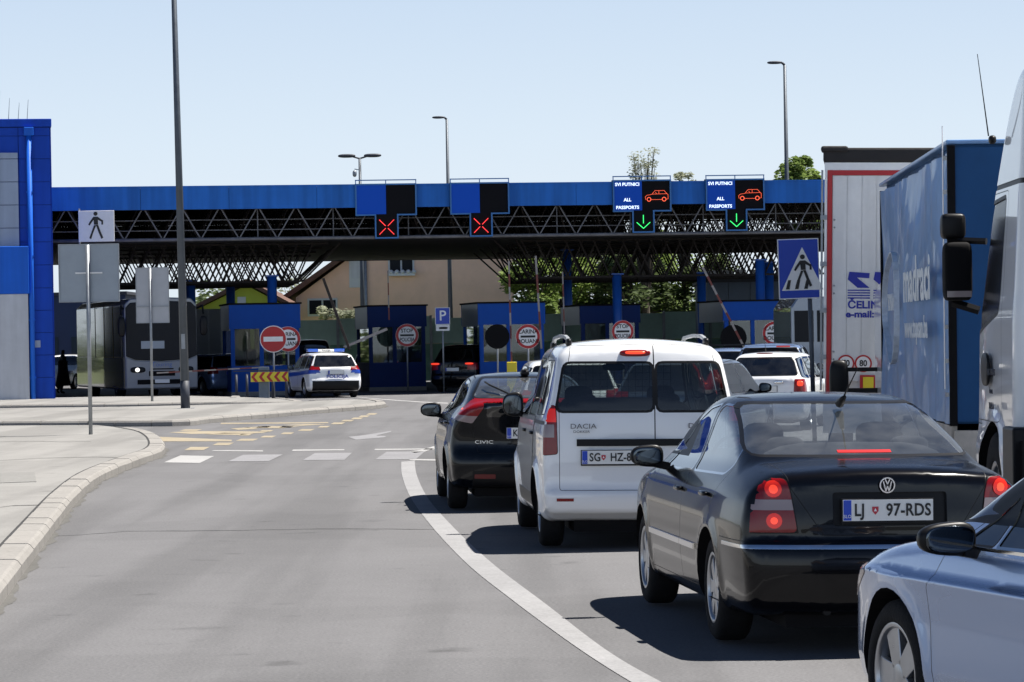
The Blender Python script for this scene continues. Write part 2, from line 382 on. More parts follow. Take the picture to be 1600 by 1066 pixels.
def cut(bm, poly, view, filt):
    """split faces along a convex polygon seen in a principal view; returns the faces inside"""
    a, b = VIEW[view]; n = len(poly)
    area = sum(poly[i - 1][0] * poly[i][1] - poly[i][0] * poly[i - 1][1] for i in range(n))
    if area < 0: poly = poly[::-1]
    x0 = min(p[0] for p in poly) - .12; x1 = max(p[0] for p in poly) + .12; y0 = min(p[1] for p in poly) - .12; y1 = max(p[1] for p in poly) + .12
    V = bm.v; F = bm.f; MI = bm.mi; act = []
    for k, q in enumerate(F):
        p0 = V[q[0]]
        if not (x0 - .1 < p0[a] < x1 + .1 and y0 - .1 < p0[b] < y1 + .1): continue
        c = Vector((0, 0, 0))
        for i in q: c += Vector(V[i])
        c /= len(q)
        if not (x0 < c[a] < x1 and y0 < c[b] < y1): continue
        nn = (Vector(V[q[len(q) // 2]]) - Vector(V[q[0]])).cross(Vector(V[q[-1]]) - Vector(V[q[1 if len(q) > 3 else 0]])) if len(q) > 3 else (Vector(V[q[1]]) - Vector(V[q[0]])).cross(Vector(V[q[2]]) - Vector(V[q[0]]))
        if nn.length > 0: nn.normalize()
        if filt(c, nn): act.append(k)
    for i in range(n):
        p, q = poly[i - 1], poly[i]; ex, ey = q[0] - p[0], q[1] - p[1]; L = math.hypot(ex, ey)
        if L < 1e-6: continue
        na, nb_ = ey / L, -ex / L; off = p[0] * na + p[1] * nb_; cache = {}; nxt = []
        for k in act:
            fc = F[k]; ds = [V[t][a] * na + V[t][b] * nb_ - off for t in fc]
            if max(ds) <= 1e-7: nxt.append(k); continue
            if min(ds) >= -1e-7: continue
            A, B = [], []; m = len(fc)
            for t in range(m):
                u, v = fc[t], fc[(t + 1) % m]; du, dv = ds[t], ds[(t + 1) % m]
                if du <= 1e-7: A.append(u)
                if du >= -1e-7: B.append(u)
                if (du < -1e-7 and dv > 1e-7) or (du > 1e-7 and dv < -1e-7):
                    key = (u, v) if u < v else (v, u)
                    if key not in cache:
                        w_ = du / (du - dv); pu, pv = V[u], V[v]; cache[key] = len(V); V.append(tuple(pu[z] + (pv[z] - pu[z]) * w_ for z in range(3)))
                    A.append(cache[key]); B.append(cache[key])
            if len(A) < 3: continue
            if len(B) < 3: nxt.append(k); continue
            F[k] = A; nxt.append(k); F.append(B); MI.append(MI[k])
        act = nxt
        if not act: return []
    return act
def extract(bm, fs, mi=0, keep=False):
    nb = PM(bm.v, [list(bm.f[k]) for k in fs], [bm.mi[k] for k in fs]).compact()
    if not keep:
        st = set(fs); bm.mi[:] = [m for k, m in enumerate(bm.mi) if k not in st]; bm.f[:] = [q for k, q in enumerate(bm.f) if k not in st]
    return nb
def wheel(parent, x, y, r, rr, side, style, wdt=.2):
    w_ = bpy.data.objects.new('wheel', None); C.objects.link(w_); w_.parent = parent; w_.location = (x, y, r)
    s = side; h = wdt / 2; t = MB()
    t.lathe([(-h, rr), (-h - .006, rr + .03), (-h, r - .03), (-h + .02, r - .006), (-h + .05, r), (h - .05, r), (h - .02, r - .006), (h, r - .03), (h + .006, rr + .03), (h, rr)], n=40)
    t.build('tyre', M['rubber'], w_)
    m = MB(); o = s * h
    m.lathe([(o * .98, rr + .003), (o * .98, rr - .018), (o * .8, rr - .03), (-o * .6, rr - .035), (-o * .6, rr + .003)], n=40)
    ns = style[1]
    if style[0] == 'spoke':
        m.lathe([(o * .85, .0), (o * .85, .05), (o * .8, .065), (o * .4, .065), (o * .4, 0)], n=24)
        for i in range(ns):
            a = 2 * math.pi * i / ns; wds = style[2]
            pts = [(.04, -wds * .42), (.04, wds * .42), (rr - .015, wds * .62), (rr - .015, -wds * .62)]
            vs = []
            for dx in (o * .84, o * .55):
                for (q, u) in pts: vs.append(Vector((dx, q * math.cos(a) - u * math.sin(a), q * math.sin(a) + u * math.cos(a))))
            m.add(vs, [(0, 1, 2, 3), (7, 6, 5, 4), (0, 4, 5, 1), (1, 5, 6, 2), (2, 6, 7, 3), (3, 7, 4, 0)], False)
        m.build('rim', M['alloy'], w_, bevel=.004)
    else:
        m.lathe([(o * .8, 0), (o * .8, .07), (o * .65, .1), (o * .7, rr - .03), (o * .5, rr - .02), (o * .5, 0)], n=32)
        m.build('rim', M['alloy'], w_)
    d = MB(); d.lathe([(o * .25, 0), (o * .25, rr * .8), (o * .1, rr * .8), (o * .1, 0)], n=24)
    d.build('brake_disc', M['black'] if style[0] != 'spoke' else M['steel'], w_)
    return w_
def plate(parent, loc, txt, ry=0, size=(.52, .115), rx=0, crest=True):
    """number plate facing -y"""
    p = MB(); p.bx(-size[0] / 2 - .008, size[0] / 2 + .008, -.006, .012, -size[1] / 2 - .014, size[1] / 2 + .006)
    fr = p.build('number_plate', M['black'], parent, loc); fr.rotation_euler = (rx, 0, 0)
    q = MB(); q.bx(-size[0] / 2, size[0] / 2, -.009, -.0062, -size[1] / 2, size[1] / 2); q.build('plate_face', M['plate'], fr)
    b = MB(); b.bx(-size[0] / 2 + .003, -size[0] / 2 + .048, -.011, -.0093, -size[1] / 2 + .003, size[1] / 2 - .003); b.build('country_band', M['plateblue'], fr)
    if txt:
        a, c = txt
        text('SLO', .026, M['whiteink'], fr, (-size[0] / 2 + .025, -.0125, -.035), name='country_code', depth=.001)
        text(a, .098, M['ink'], fr, (-size[0] / 2 + .064, -.012, -.002), align='LEFT', depth=.001, bold=.002, sx=.82, spacing=1.04, name='plate_letters')
        text(c, .098, M['ink'], fr, (size[0] / 2 - .012, -.012, -.002), align='RIGHT', depth=.001, bold=.002, sx=.82, spacing=1.04, name='plate_letters')
        cr = MB(); cx = -size[0] / 2 + .186
        cr.prism([(cx - .018, .02), (cx + .018, .02), (cx + .018, -.005), (cx, -.026), (cx - .018, -.005)], -.0125, -.0105); cr.build('crest', mat('crest_red', (.5, .03, .05), .5), fr)
        c2 = MB(); c2.prism([(cx - .009, -.006), (cx, .012), (cx + .009, -.006)], -.014, -.0128); c2.build('crest_mark', M['whiteink'], fr)
    return fr
def car(name, label, cat, sp, paint, loc, heading, group=None, roll=0, pitch=0):
    """sp: shape; local +y forward, rear axle at the origin, heading in degrees to the left"""
    root = empty(name, label, cat, (loc[0], loc[1], loc[2] if len(loc) > 2 else 0), R(heading), group, rx=pitch, ry=R(roll))
    sh = Shell(sp); bm = sh.mesh(sp['h']); H = max(p[1] for p in sp['profile']); hi = sp['h'] < .05
    rw, ra, WH = sp['rw'], sp['ra'], sp['wheels']
    # arches
    for sd in (-1, 1):
        for wy in WH:
            liner = bmesh.new()
            poly = [(wy + ra * math.cos(t) * sp.get('archx', 1), rw + ra * math.sin(t)) for t in np.linspace(0, 2 * math.pi, 33)[:-1]]
            fs = cut(bm, poly, 'side', lambda c, n: c.x * sd > .45)
            if fs:
                extract(bm, fs); n_ = len(poly)
                w0 = sh.wl(wy) ; zc = min(p[1] for p in sp['profile']) + .05; ring0 = [liner.verts.new((sd * (float(sh.wl(a) + sh.side(max(b, zc))) + sp.get('flare', .012) * .9 + .002), a, max(b, zc))) for a, b in poly]; ring1 = [liner.verts.new((sd * (sp['wmax'] - .36), a, max(b, zc))) for a, b in poly]
                for q in range(n_): liner.faces.new((ring0[q], ring0[(q + 1) % n_], ring1[(q + 1) % n_], ring1[q]))
                liner.faces.new(ring1)
            bmesh.ops.recalc_face_normals(liner, faces=liner.faces)
            me = bpy.data.meshes.new('wheel_liner'); liner.to_mesh(me); liner.free(); me.materials.append(M['matt'])
            lo = bpy.data.objects.new('wheel_liner', me); C.objects.link(lo); lo.parent = root
    # panels, glass, lamps in order
    parents = {}
    for it in sp['cuts']:
        nm, poly, view, m = it['name'], it['poly'], it.get('view', 'side'), it['mat']
        for sd in it.get('sides', (-1, 1)) if view == 'side' or it.get('both') else (0,):
            pl = poly if view == 'side' or sd >= 0 else [(-a, b) for a, b in poly]
            if view == 'side': base = lambda c, n, sd=sd: c.x * sd > .2 and abs(n.x) > .15
            else: base = lambda c, n: True
            yr = it.get('y', (-99, 99)); fl = lambda c, n: base(c, n) and yr[0] < c.y < yr[1]
            if it.get('seal'):
                fs = cut(bm, offs(pl, it['seal']), view, fl)
                for f in fs: bm.mi[f] = bm.mi[f] or 100
            fs = cut(bm, pl, view, fl); ss = set(fs)
            for f in fs: bm.mi[f] = 0 if bm.mi[f] == 100 else bm.mi[f]
            bm.mi = [it.get('sealmat', 1) if q == 100 else q for q in bm.mi]
            if not fs: continue
            if m == 'keep':
                for f in fs: bm.mi[f] = it['mi']
                continue
            nb = extract(bm, fs)
            if not it.get('seal') or it['name'] != 'door': nb.mi = [m_ if m_ else 0 for m_ in nb.mi]
            subs = []
            for su in it.get('subs', ()):
                sp_ = su['poly'] if sd >= 0 or view == 'side' else [(-a, b) for a, b in su['poly']]
                sf = cut(nb, sp_, view, lambda c, n: True)
                if sf: subs.append((su, extract(nb, sf)))
            pr = root
            if it.get('parent'): pr = parents.get((it['parent'], sd), parents.get((it['parent'], 0), root))
            o = sh.emit(nb, nm, [M[m], M['black'], M['chrome']] if isinstance(m, str) else [m, M['black'], M['chrome']], pr, it.get('off', 0), it.get('thick', .0))
            parents[(nm, sd)] = o
            for su, sb in subs: sh.emit(sb, su['name'], M[su['mat']], o, su.get('off', it.get('off', 0)), su.get('thick', 0))
            if it.get('label'): o['label'] = it['label']
    sh.emit(bm, 'body', [paint, M['black'], M['chrome'], M['red'], M['matt']], root)
    tx = sp['wmax'] - .03 - sp.get('tw', .2) / 2
    for i, wy in enumerate(WH):
        for sd in (-1, 1): wheel(root, sd * tx, wy, rw, sp['rr'], sd, sp.get('rim', ('spoke', 7, .06)), sp.get('tw', .2))
    # under-body and cabin
    b = MB(); yr0 = min(p[0] for p in sp['profile']); yf0 = max(p[0] for p in sp['profile'])
    b.bx(-sp['wmax'] + .3, sp['wmax'] - .3, yr0 + .25, yf0 - .25, .15, .32); b.build('underbody', M['matt'], root)
    if sp.get('cabin'):
        zf, y0, y1 = sp['cabin']
        c = MB(); c.bx(-sp['wmax'] + .16, sp['wmax'] - .16, y0, y1, .33, zf - .36); c.build('cabin_floor', M['seat'], root)
        for (sx, sy) in sp.get('seats', ((-.36, 1.1), (.36, 1.1))):
            s_ = MB(); s_.blob((sx, sy, zf - .12), (.24, .07, .34), 3.5, rot=Matrix.Rotation(R(12), 3, 'X')); s_.blob((sx, sy + .2, zf - .35), (.24, .26, .08), 3.5); s_.build('seat', M['seat'], root)
            s_ = MB(); s_.blob((sx, sy - .08, zf + .25), (.13, .05, .085), 3); s_.build('headrest', M['seat'], root)
        if sp.get('bench') is not None:
            yb = sp['bench']; s_ = MB(); s_.blob((0, yb, zf - .12), (.62, .08, .36), 4); s_.blob((0, yb + .25, zf - .35), (.62, .27, .08), 4); s_.build('seat', M['seat'], root)
            for sx in (-.38, .38): s_ = MB(); s_.blob((sx, yb + .12, zf + .20), (.12, .05, .07), 3); s_.build('headrest', M['seat'], root)
            if sp.get('shelf'): s_ = MB(); s_.bx(-.6, .6, sp['shelf'][0], yb - .05, sp['shelf'][1] - .02, sp['shelf'][1]); s_.build('parcel_shelf', M['seatgrey'], root)
        d = MB(); d.blob((0, sp.get('dash', 2.15), zf + .0), (sp['wmax'] - .2, .26, .14), 3); d.build('dashboard', M['seat'], root)
        st = MB(); st.lathe([(-.012, .17), (0, .182), (.012, .17), (0, .158)], axis='x', n=20); o = st.build('steering_wheel', M['black'], root, (-.36, sp.get('dash', 2.15) - .38, zf + .06)); o.rotation_euler = (0, R(0), R(90)); 
    # mirrors
    if sp.get('mirror'):
        my, mz, sx_, sz_ = sp['mirror']; wx = sp['wmax']
        for sd in (-1, 1):
            q = MB(); cx = sd * (wx + sx_ * .62)
            q.blob((0, 0, 0), (sx_, .085, sz_), 2.8, squash=lambda v: Vector((v.x, v.y * (.35 if v.y < 0 else 1), v.z * (1 - .15 * v.x * sd / sx_))))
            q.bar((-sd * sx_ * .5, .0, -sz_ * .7), (-sd * sx_ * 1.35, .03, -sz_ * 1.0), .05, .05)
            o = q.build('side_mirror', sp.get('mirrormat', M['black']), root, (cx, my, mz))
            g = MB(); g.blob((0, -.031, 0), (sx_ * .86, .004, sz_ * .8), 3); g.build('mirror_glass', M['mirror'], o)
    return root, sh
def circ(cx, cz, r, n=14, rz=None): return [(cx + r * math.cos(2 * math.pi * i / n), cz + (rz or r) * math.sin(2 * math.pi * i / n)) for i in range(n)]
def band(x0, x1, z0, z1): return [(x0, z0), (x1, z0), (x1, z1), (x0, z1)]
SEDAN = dict(h=.034, ymid=1.25, belt=.95, rw=.316, ra=.365, rr=.213, wheels=(0, 2.70), wmax=.873, k=.11, cr=.15, cf=.22, crown=.03, flare=.014,
    kz=lambda z: .07 + .06 * np.clip((z - 1.0) / .3, 0, 1),
    profile=[(-1.02, .24), (-1.09, .32), (-1.115, .44), (-1.11, .60), (-1.075, .645), (-1.055, .66), (-1.055, .76), (-1.035, .93), (-1.03, 1.005), (-1.0, 1.045), (-.90, 1.068), (-.60, 1.095), (-.46, 1.105),
             (-.28, 1.17), (.02, 1.285), (.30, 1.375), (.62, 1.435), (1.0, 1.462), (1.35, 1.462), (1.65, 1.435), (1.95, 1.36), (2.25, 1.21), (2.52, 1.06), (2.68, 1.0), (3.1, .95), (3.38, .87), (3.54, .74), (3.60, .6), (3.60, .36), (3.54, .24), (3.3, .2), (2, .2), (0, .2), (-.7, .2)],
    plan=[(-1.15, .78), (-.8, .848), (-.3, .872), (1, .873), (2.6, .870), (3.2, .83), (3.65, .74)],
    side=[(0, -.10), (.2, -.07), (.3, -.025), (.42, -.008), (.6, 0), (.75, -.006), (.88, -.03), (.97, -.075), (1.05, -.10), (1.6, -.10)],
    tumble=[(-1.1, .62), (-.4, .55), (.2, .43), (1.2, .37), (2.0, .44), (3.4, .6)], cabin=(.94, -.35, 2.7), bench=-.02, shelf=(-.48, 1.02), seats=((-.36, .98), (.36, .98)), dash=2.2,
    mirror=(1.93, 1.035, .11, .072), rim=('spoke', 7, .075), cuts=[])
SEDAN['cuts'] = [
    dict(name='rear_window', poly=roundp([(-.67, 1.118), (.67, 1.118), (.555, 1.40), (-.555, 1.40)], .06), view='rear', y=(-.7, .9), mat='glassrear', seal=.014, off=-.002,
         subs=[dict(name='high_brake_light', poly=band(-.16, .16, 1.128, 1.142), mat='redstrip', off=.001)]),
    dict(name='windscreen', poly=roundp([(-.74, 1.04), (.74, 1.04), (.55, 1.40), (-.55, 1.40)], .06), view='rear', y=(1.5, 2.9), mat='glassfront', seal=.02, off=-.003),
    dict(name='side_window', poly=roundp([(1.09, .985), (2.06, .965), (1.62, 1.27), (1.36, 1.355), (1.09, 1.385)], .03), mat='glass', seal=.013, sealmat=2, off=-.004),
    dict(name='side_window', poly=roundp([(1.01, .985), (1.01, 1.385), (.62, 1.375), (.22, 1.29), (-.07, 1.14), (-.10, 1.06), (.0, 1.0)], .05), mat='glass', seal=.013, sealmat=2, off=-.004),
    dict(name='tail_lamp', poly=roundp([(.53, .70), (.95, .70), (.95, 1.0), (.585, 1.0), (.565, .93)], .03), view='rear', both=True, y=(-1.3, -.915), mat='red', seal=.006, off=.006, thick=.02,
         subs=[dict(name='clear_band', poly=band(.5, .96, .825, .885), mat='clear', off=.008), dict(name='brake_bulb', poly=circ(.655, .942, .024), mat='redhot', off=.014), dict(name='brake_reflector', poly=circ(.655, .942, .046), mat='redlit', off=.012), dict(name='brake_bulb', poly=circ(.655, .765, .020), mat='redhot', off=.014), dict(name='brake_reflector', poly=circ(.655, .765, .044), mat='redlit', off=.012)]),
    dict(name='chrome_strip', poly=band(-.99, .99, .606, .626), view='rear', y=(-1.3, -.46), mat='chrome', off=.009, thick=.012),
    dict(name='plate_recess', poly=roundp([(-.33, .735), (.33, .735), (.33, .925), (-.33, .925)], .02), view='rear', y=(-1.3, -.8), mat='black', off=-.022, thick=-.022),
    dict(name='boot_lid', poly=roundp([(-.50, .685), (.50, .685), (.56, .95), (.66, 1.098), (-.66, 1.098), (-.56, .95)], .03), view='rear', y=(-1.3, -.47), mat='paint', seal=.005, off=0),
    dict(name='rear_bumper', poly=band(-.99, .99, .1, .645), view='rear', y=(-1.3, -.37), mat='paint', seal=.005, off=.004),
    dict(name='chrome_strip', poly=band(.50, 1.01, .515, .55), mat='chrome', off=.012, thick=.014), dict(name='chrome_strip', poly=band(1.03, 2.28, .515, .55), mat='chrome', off=.012, thick=.014),
    dict(name='door', poly=[(1.02, .30), (1.035, 1.43), (.62, 1.425), (.15, 1.33), (-.155, 1.14), (-.12, 1.0), (.44, .30)], mat='paint', seal=.006, off=0),
    dict(name='door', poly=[(1.045, .30), (2.27, .30), (2.33, .9), (2.2, .95), (1.68, 1.31), (1.4, 1.39), (1.06, 1.43)], mat='paint', seal=.006, off=0),
]
def paintcuts(sp, paint):
    s = dict(sp); s['cuts'] = [dict(c, mat=paint if c['mat'] == 'paint' else c['mat']) for c in sp['cuts']]; return s
def handles(root, pts, sd, wx, m):
    for (y, z) in pts:
        q = MB(); q.blob((0, 0, 0), (.022, .095, .016), 3); o = q.build('door_handle', m, root, (sd * wx, y, z))
def heading_pos(px, py): g = G(px, py); return g
# ---- black sedan -------------------------------------------------------------
def black_sedan():
    g = G(1125, 1003)          # contact of the rear left tyre
    hd = 6.2; a = R(hd); tr = .80
    cx = g.x + tr * math.cos(a); cy = g.y + tr * math.sin(a)
    root, sh = car('black_sedan', 'black sedan with lit round brake lamps and chrome bumper strip, right behind the white van', 'car', paintcuts(SEDAN, M['blackcar']), M['blackcar'], (cx, cy), hd, roll=.7)
    plate(root, (-.02, -1.063, .825), ('LJ', '97-RDS'), size=(.52, .12))
    e = MB(); e.ring((-.02, -1.055, .965), .038, .045, .008); e.build('badge', M['chrome'], root)
    e = MB()
    for pts in ([(-.024, .022), (-.009, -.034), (0, -.004), (.009, -.034), (.024, .022)], [(-.014, .036), (0, .006), (.014, .036)]):
        for p, q in zip(pts, pts[1:]): e.bar((p[0] - .02, -1.058, .965 + p[1]), (q[0] - .02, -1.058, .965 + q[1]), .006)
    e.build('badge', M['chrome'], root)
    e = MB(); e.tube((0, .30, 1.405), (0, .16, 1.445), .03, .012); e.tube((0, .22, 1.43), (.01, -.16, 1.62), .006, .003); e.build('antenna', M['black'], root)
    for sd in (-1, 1): handles(root, [(1.17, .86), (.22, .87)], sd, .862, M['blackcar'])
    e = MB(); e.tube((-.36, -1.0, .25), (-.36, -.8, .25), .025); e.build('exhaust', M['black'], root)
    return root
# ---- white van ---------------------------------------------------------------
VAN = dict(h=.034, ymid=1.3, belt=1.13, rw=.32, ra=.375, rr=.20, wheels=(0, 2.81), wmax=.875, k=.08, cr=.055, cf=.22, crown=.045, flare=.03,
    kz=lambda z: .075 + .05 * np.clip((z - 1.4) / .3, 0, 1),
    profile=[(-.62, .30), (-.70, .33), (-.735, .42), (-.735, .50), (-.70, .54), (-.70, .80), (-.69, 1.1), (-.655, 1.4), (-.60, 1.62), (-.55, 1.745), (-.46, 1.795), (-.2, 1.812), (.5, 1.82), (1.3, 1.80), (1.75, 1.755), (2.05, 1.64), (2.4, 1.40), (2.78, 1.14), (3.0, 1.08), (3.35, .98), (3.5, .85), (3.58, .65), (3.58, .35), (3.5, .25), (3.2, .22), (0, .22), (-.5, .24)],
    plan=[(-.75, .845), (-.4, .868), (0, .875), (2.6, .875), (3.2, .83), (3.6, .74)],
    side=[(0, -.12), (.2, -.08), (.34, -.02), (.5, -.004), (.7, 0), (1.0, -.01), (1.15, -.035), (1.3, -.045), (2, -.045)],
    tumble=[(-.8, .20), (0, .20), (1.5, .22), (2.4, .4), (3.4, .5)], cabin=(1.05, -.5, 2.7), bench=.75, seats=((-.38, 1.45), (.38, 1.45)), dash=2.35,
    mirror=(2.15, 1.2, .10, .115), rim=('cover', 7), cuts=[
    dict(name='rear_window', poly=roundp([(-.735, 1.20), (.085, 1.20), (.085, 1.60), (-.66, 1.60)], .05), view='rear', y=(-1, -.35), mat='darkvan', seal=.022, off=-.002),
    dict(name='rear_window', poly=roundp([(.13, 1.20), (.735, 1.20), (.66, 1.60), (.13, 1.60)], .05), view='rear', y=(-1, -.35), mat='darkvan', seal=.022, off=-.002),
    dict(name='windscreen', poly=roundp([(-.74, 1.2), (.74, 1.2), (.62, 1.66), (-.62, 1.66)], .06), view='rear', y=(1.7, 3.0), mat='glassfront', seal=.02, off=-.003),
    dict(name='side_window', poly=roundp([(-.42, 1.17), (.38, 1.15), (.40, 1.62), (-.36, 1.62)], .06), mat='darkglass', seal=.012, off=-.003),
    dict(name='side_window', poly=roundp([(.50, 1.14), (1.28, 1.13), (1.28, 1.64), (.52, 1.64)], .05), mat='darkglass', seal=.012, off=-.003),
    dict(name='side_window', poly=roundp([(1.40, 1.12), (2.50, 1.12), (2.05, 1.52), (1.85, 1.62), (1.40, 1.64)], .05), mat='glass', seal=.012, off=-.003),
    dict(name='tail_lamp', poly=roundp([(.735, .83), (.95, .81), (.95, 1.27), (.745, 1.24)], .02), view='rear', both=True, y=(-1, -.60), mat='red', seal=.005, off=.012, thick=.03,
         subs=[dict(name='brake_bulb', poly=band(.72, .96, 1.10, 1.215), mat='redlit', off=.014), dict(name='clear_band', poly=band(.76, .865, .97, 1.08), mat='clear', off=.015)]),
    dict(name='door_bar', poly=band(-.57, .55, .895, .955), view='rear', y=(-1, -.5), mat='black', off=.02, thick=.022),
    dict(name='reflector', poly=band(.60, .745, .425, .45), view='rear', both=True, y=(-1, -.5), mat='red', off=.004, thick=.01),
    dict(name='rear_door', poly=roundp([(-.715, .52), (.098, .52), (.098, 1.765), (-.60, 1.75), (-.715, 1.2)], .02), view='rear', y=(-1, -.42), mat='paint', seal=.005, off=0),
    dict(name='rear_door', poly=roundp([(.108, .52), (.715, .52), (.715, 1.2), (.60, 1.75), (.108, 1.765)], .02), view='rear', y=(-1, -.42), mat='paint', seal=.005, off=0),
    dict(name='sliding_rail', poly=band(-.48, .40, 1.075, 1.105), mat='black', off=.004, thick=.01),
    dict(name='side_moulding', poly=band(.52, 2.3, .32, .44), mat='black', off=.006, thick=.01),
    dict(name='door', poly=[(.45, .34), (1.34, .34), (1.34, 1.73), (.46, 1.73)], mat='paint', seal=.006, off=.004),
    dict(name='door', poly=[(1.352, .34), (2.35, .34), (2.48, .9), (2.60, 1.12), (2.05, 1.62), (1.86, 1.71), (1.352, 1.73)], mat='paint', seal=.006, off=0),
    ])
def white_van():
    M['badge'] = mat('dull_badge', (.12, .12, .13), .4, .5)
    M['darkvan'] = glass_mat('van_rear_glass', (.24, .28, .28), -.02, .9, (0, .012))
    g = G(851, 855); hd = 3.6; a = R(hd); tr = .80
    root, sh = car('white_van', 'white high roofed van with roof rails and split rear doors, ahead of the black sedan', 'van', paintcuts(VAN, M['whitecar']), M['whitecar'], (g.x + tr * math.cos(a), g.y + tr * math.sin(a)), hd, roll=.75)
    plate(root, (-.27, -.712, .80), ('SG', 'HZ-895'), size=(.52, .115))
    hb = MB(); hb.blob((0, 0, 0), (.135, .02, .03), 3); o = hb.build('high_brake_light', M['red'], root, (-.055, -.575, 1.69)); o.rotation_euler = (R(-15), 0, 0)
    hb = MB(); hb.blob((0, -.012, 0), (.09, .014, .015), 3); hb.build('brake_bulb', M['redhot'], o)
    text('DACIA', .06, M['badge'], root, (-.515, -.703, 1.065), name='badge_lettering', depth=.003, sx=1.25); text('DOKKER', .03, M['badge'], root, (-.53, -.703, 1.02), name='badge_lettering', depth=.003, sx=1.2)
    text('DACIA', .06, M['badge'], root, (.50, -.703, 1.065), name='badge_lettering', depth=.003, sx=1.25)
    for sd in (-1, 1):
        r_ = MB(); pts = [(sd * .60, -.25, 1.775), (sd * .60, -.12, 1.815), (sd * .60, .1, 1.835), (sd * .60, .7, 1.84), (sd * .60, 1.35, 1.82), (sd * .60, 1.5, 1.76)]
        for p, q in zip(pts, pts[1:]): r_.bar(p, q, .035, .03)
        r_.build('roof_rail', M['steel'], root, bevel=.006)
        r_ = MB(); r_.blob((sd * .60, -.24, 1.785), (.026, .08, .035), 3); r_.blob((sd * .60, 1.5, 1.75), (.028, .09, .04), 3); r_.build('rail_foot', M['black'], root)
        handles(root, [(1.46, .98), (.56, .98)], sd, .876, M['black'])
    g = MB()
    for i in range(16): x = -.52 + i * .065; g.bx(x - .002, x + .002, 1.21, 1.214, 1.12, 1.66)
    for i in range(9): z = 1.13 + i * .062; g.bx(-.52, .46, 1.21, 1.214, z - .002, z + .002)
    g.build('dog_guard', M['matt'], root)
    w_ = MB(); w_.blob((0, 0, 0), (.11, .015, .035), 3); w_.build('rear_view_mirror', M['black'], root, (0, 1.95, 1.55))
    return root
# ---- black hatchback ---------------------------------------------------------
HATCH = dict(h=.036, ymid=1.2, belt=.98, rw=.315, ra=.36, rr=.215, wheels=(0, 2.6), wmax=.885, k=.09, cr=.16, cf=.25, crown=.05, flare=.02,
    profile=[(-.62, .24), (-.70, .32), (-.735, .45), (-.73, .58), (-.68, .68), (-.68, .85), (-.70, 1.0), (-.72, 1.10), (-.72, 1.165), (-.66, 1.185), (-.58, 1.20), (-.30, 1.31), (0, 1.395), (.4, 1.45), (.9, 1.47), (1.35, 1.455), (1.75, 1.38), (2.2, 1.17), (2.6, 1.0), (3.0, .93), (3.3, .83), (3.48, .68), (3.54, .5), (3.5, .3), (3.3, .2), (2, .2), (0, .2)],
    plan=[(-.75, .82), (-.4, .86), (0, .885), (2.4, .885), (3.0, .85), (3.5, .74)],
    side=[(0, -.12), (.2, -.08), (.34, -.02), (.5, -.004), (.7, 0), (.9, -.02), (1.0, -.05), (1.12, -.09), (1.6, -.09)],
    tumble=[(-.8, .62), (0, .60), (1.2, .46), (2.2, .5), (3.4, .6)], cabin=(.98, -.3, 2.6), bench=.1, seats=((-.36, 1.05), (.36, 1.05)), dash=2.1,
    mirror=(1.85, 1.03, .12, .08), rim=('spoke', 5, .08), cuts=[
    dict(name='rear_window', poly=roundp([(-.60, 1.205), (.60, 1.205), (.47, 1.405), (-.47, 1.405)], .05), view='rear', y=(-.9, .6), mat='glassrear', seal=.02, off=-.002),
    dict(name='windscreen', poly=roundp([(-.74, 1.04), (.74, 1.04), (.56, 1.41), (-.56, 1.41)], .06), view='rear', y=(1.4, 2.9), mat='glassfront', seal=.02, off=-.003),
    dict(name='side_window', poly=roundp([(1.06, 1.0), (2.05, .985), (1.62, 1.27), (1.36, 1.365), (1.06, 1.39)], .03), mat='glass', seal=.012, off=-.003),
    dict(name='side_window', poly=roundp([(.98, 1.01), (.98, 1.39), (.5, 1.36), (.1, 1.25), (-.1, 1.13)], .04), mat='glass', seal=.012, off=-.003),
    dict(name='tail_lamp', poly=roundp([(.50, 1.10), (.62, .935), (.95, 1.0), (.95, 1.2), (.50, 1.19)], .02), view='rear', both=True, y=(-.9, -.42), mat='red', off=.012, thick=.025,
         subs=[dict(name='clear_band', poly=[(.5, .9), (.96, .9), (.96, 1.03), (.5, 1.01)], mat='clear', off=.013), dict(name='brake_bulb', poly=roundp(band(.70, .81, 1.07, 1.165), .02), mat='redhot', off=.014)]),
    dict(name='light_bar', poly=band(-.51, .51, 1.152, 1.19), view='rear', y=(-.9, -.5), mat='red', off=.012, thick=.02),
    dict(name='lower_rear_window', poly=roundp([(-.47, 1.0), (.47, 1.0), (.47, 1.14), (-.47, 1.14)], .02), view='rear', y=(-.9, -.5), mat='darkglass', off=.0),
    dict(name='reflector', poly=roundp(band(.38, .60, .35, .395), .01), view='rear', both=True, y=(-1, -.5), mat='redlow', off=.006, thick=.01),
    dict(name='lower_bumper', poly=band(-.62, .62, .2, .43), view='rear', y=(-.9, -.4), mat='black', off=.002),
    dict(name='tailgate', poly=roundp([(-.56, .62), (.56, .62), (.63, .92), (.50, 1.145), (-.50, 1.145), (-.63, .92)], .02), view='rear', y=(-.9, -.5), mat='paint', seal=.005),
    dict(name='door', poly=[(1.0, .32), (1.01, 1.43), (.5, 1.40), (.05, 1.28), (-.12, 1.1), (.0, .9), (.42, .32)], mat='paint', seal=.006),
    dict(name='door', poly=[(1.02, .32), (2.2, .32), (2.25, .92), (2.15, .98), (1.66, 1.3), (1.4, 1.40), (1.03, 1.43)], mat='paint', seal=.006),
    ])
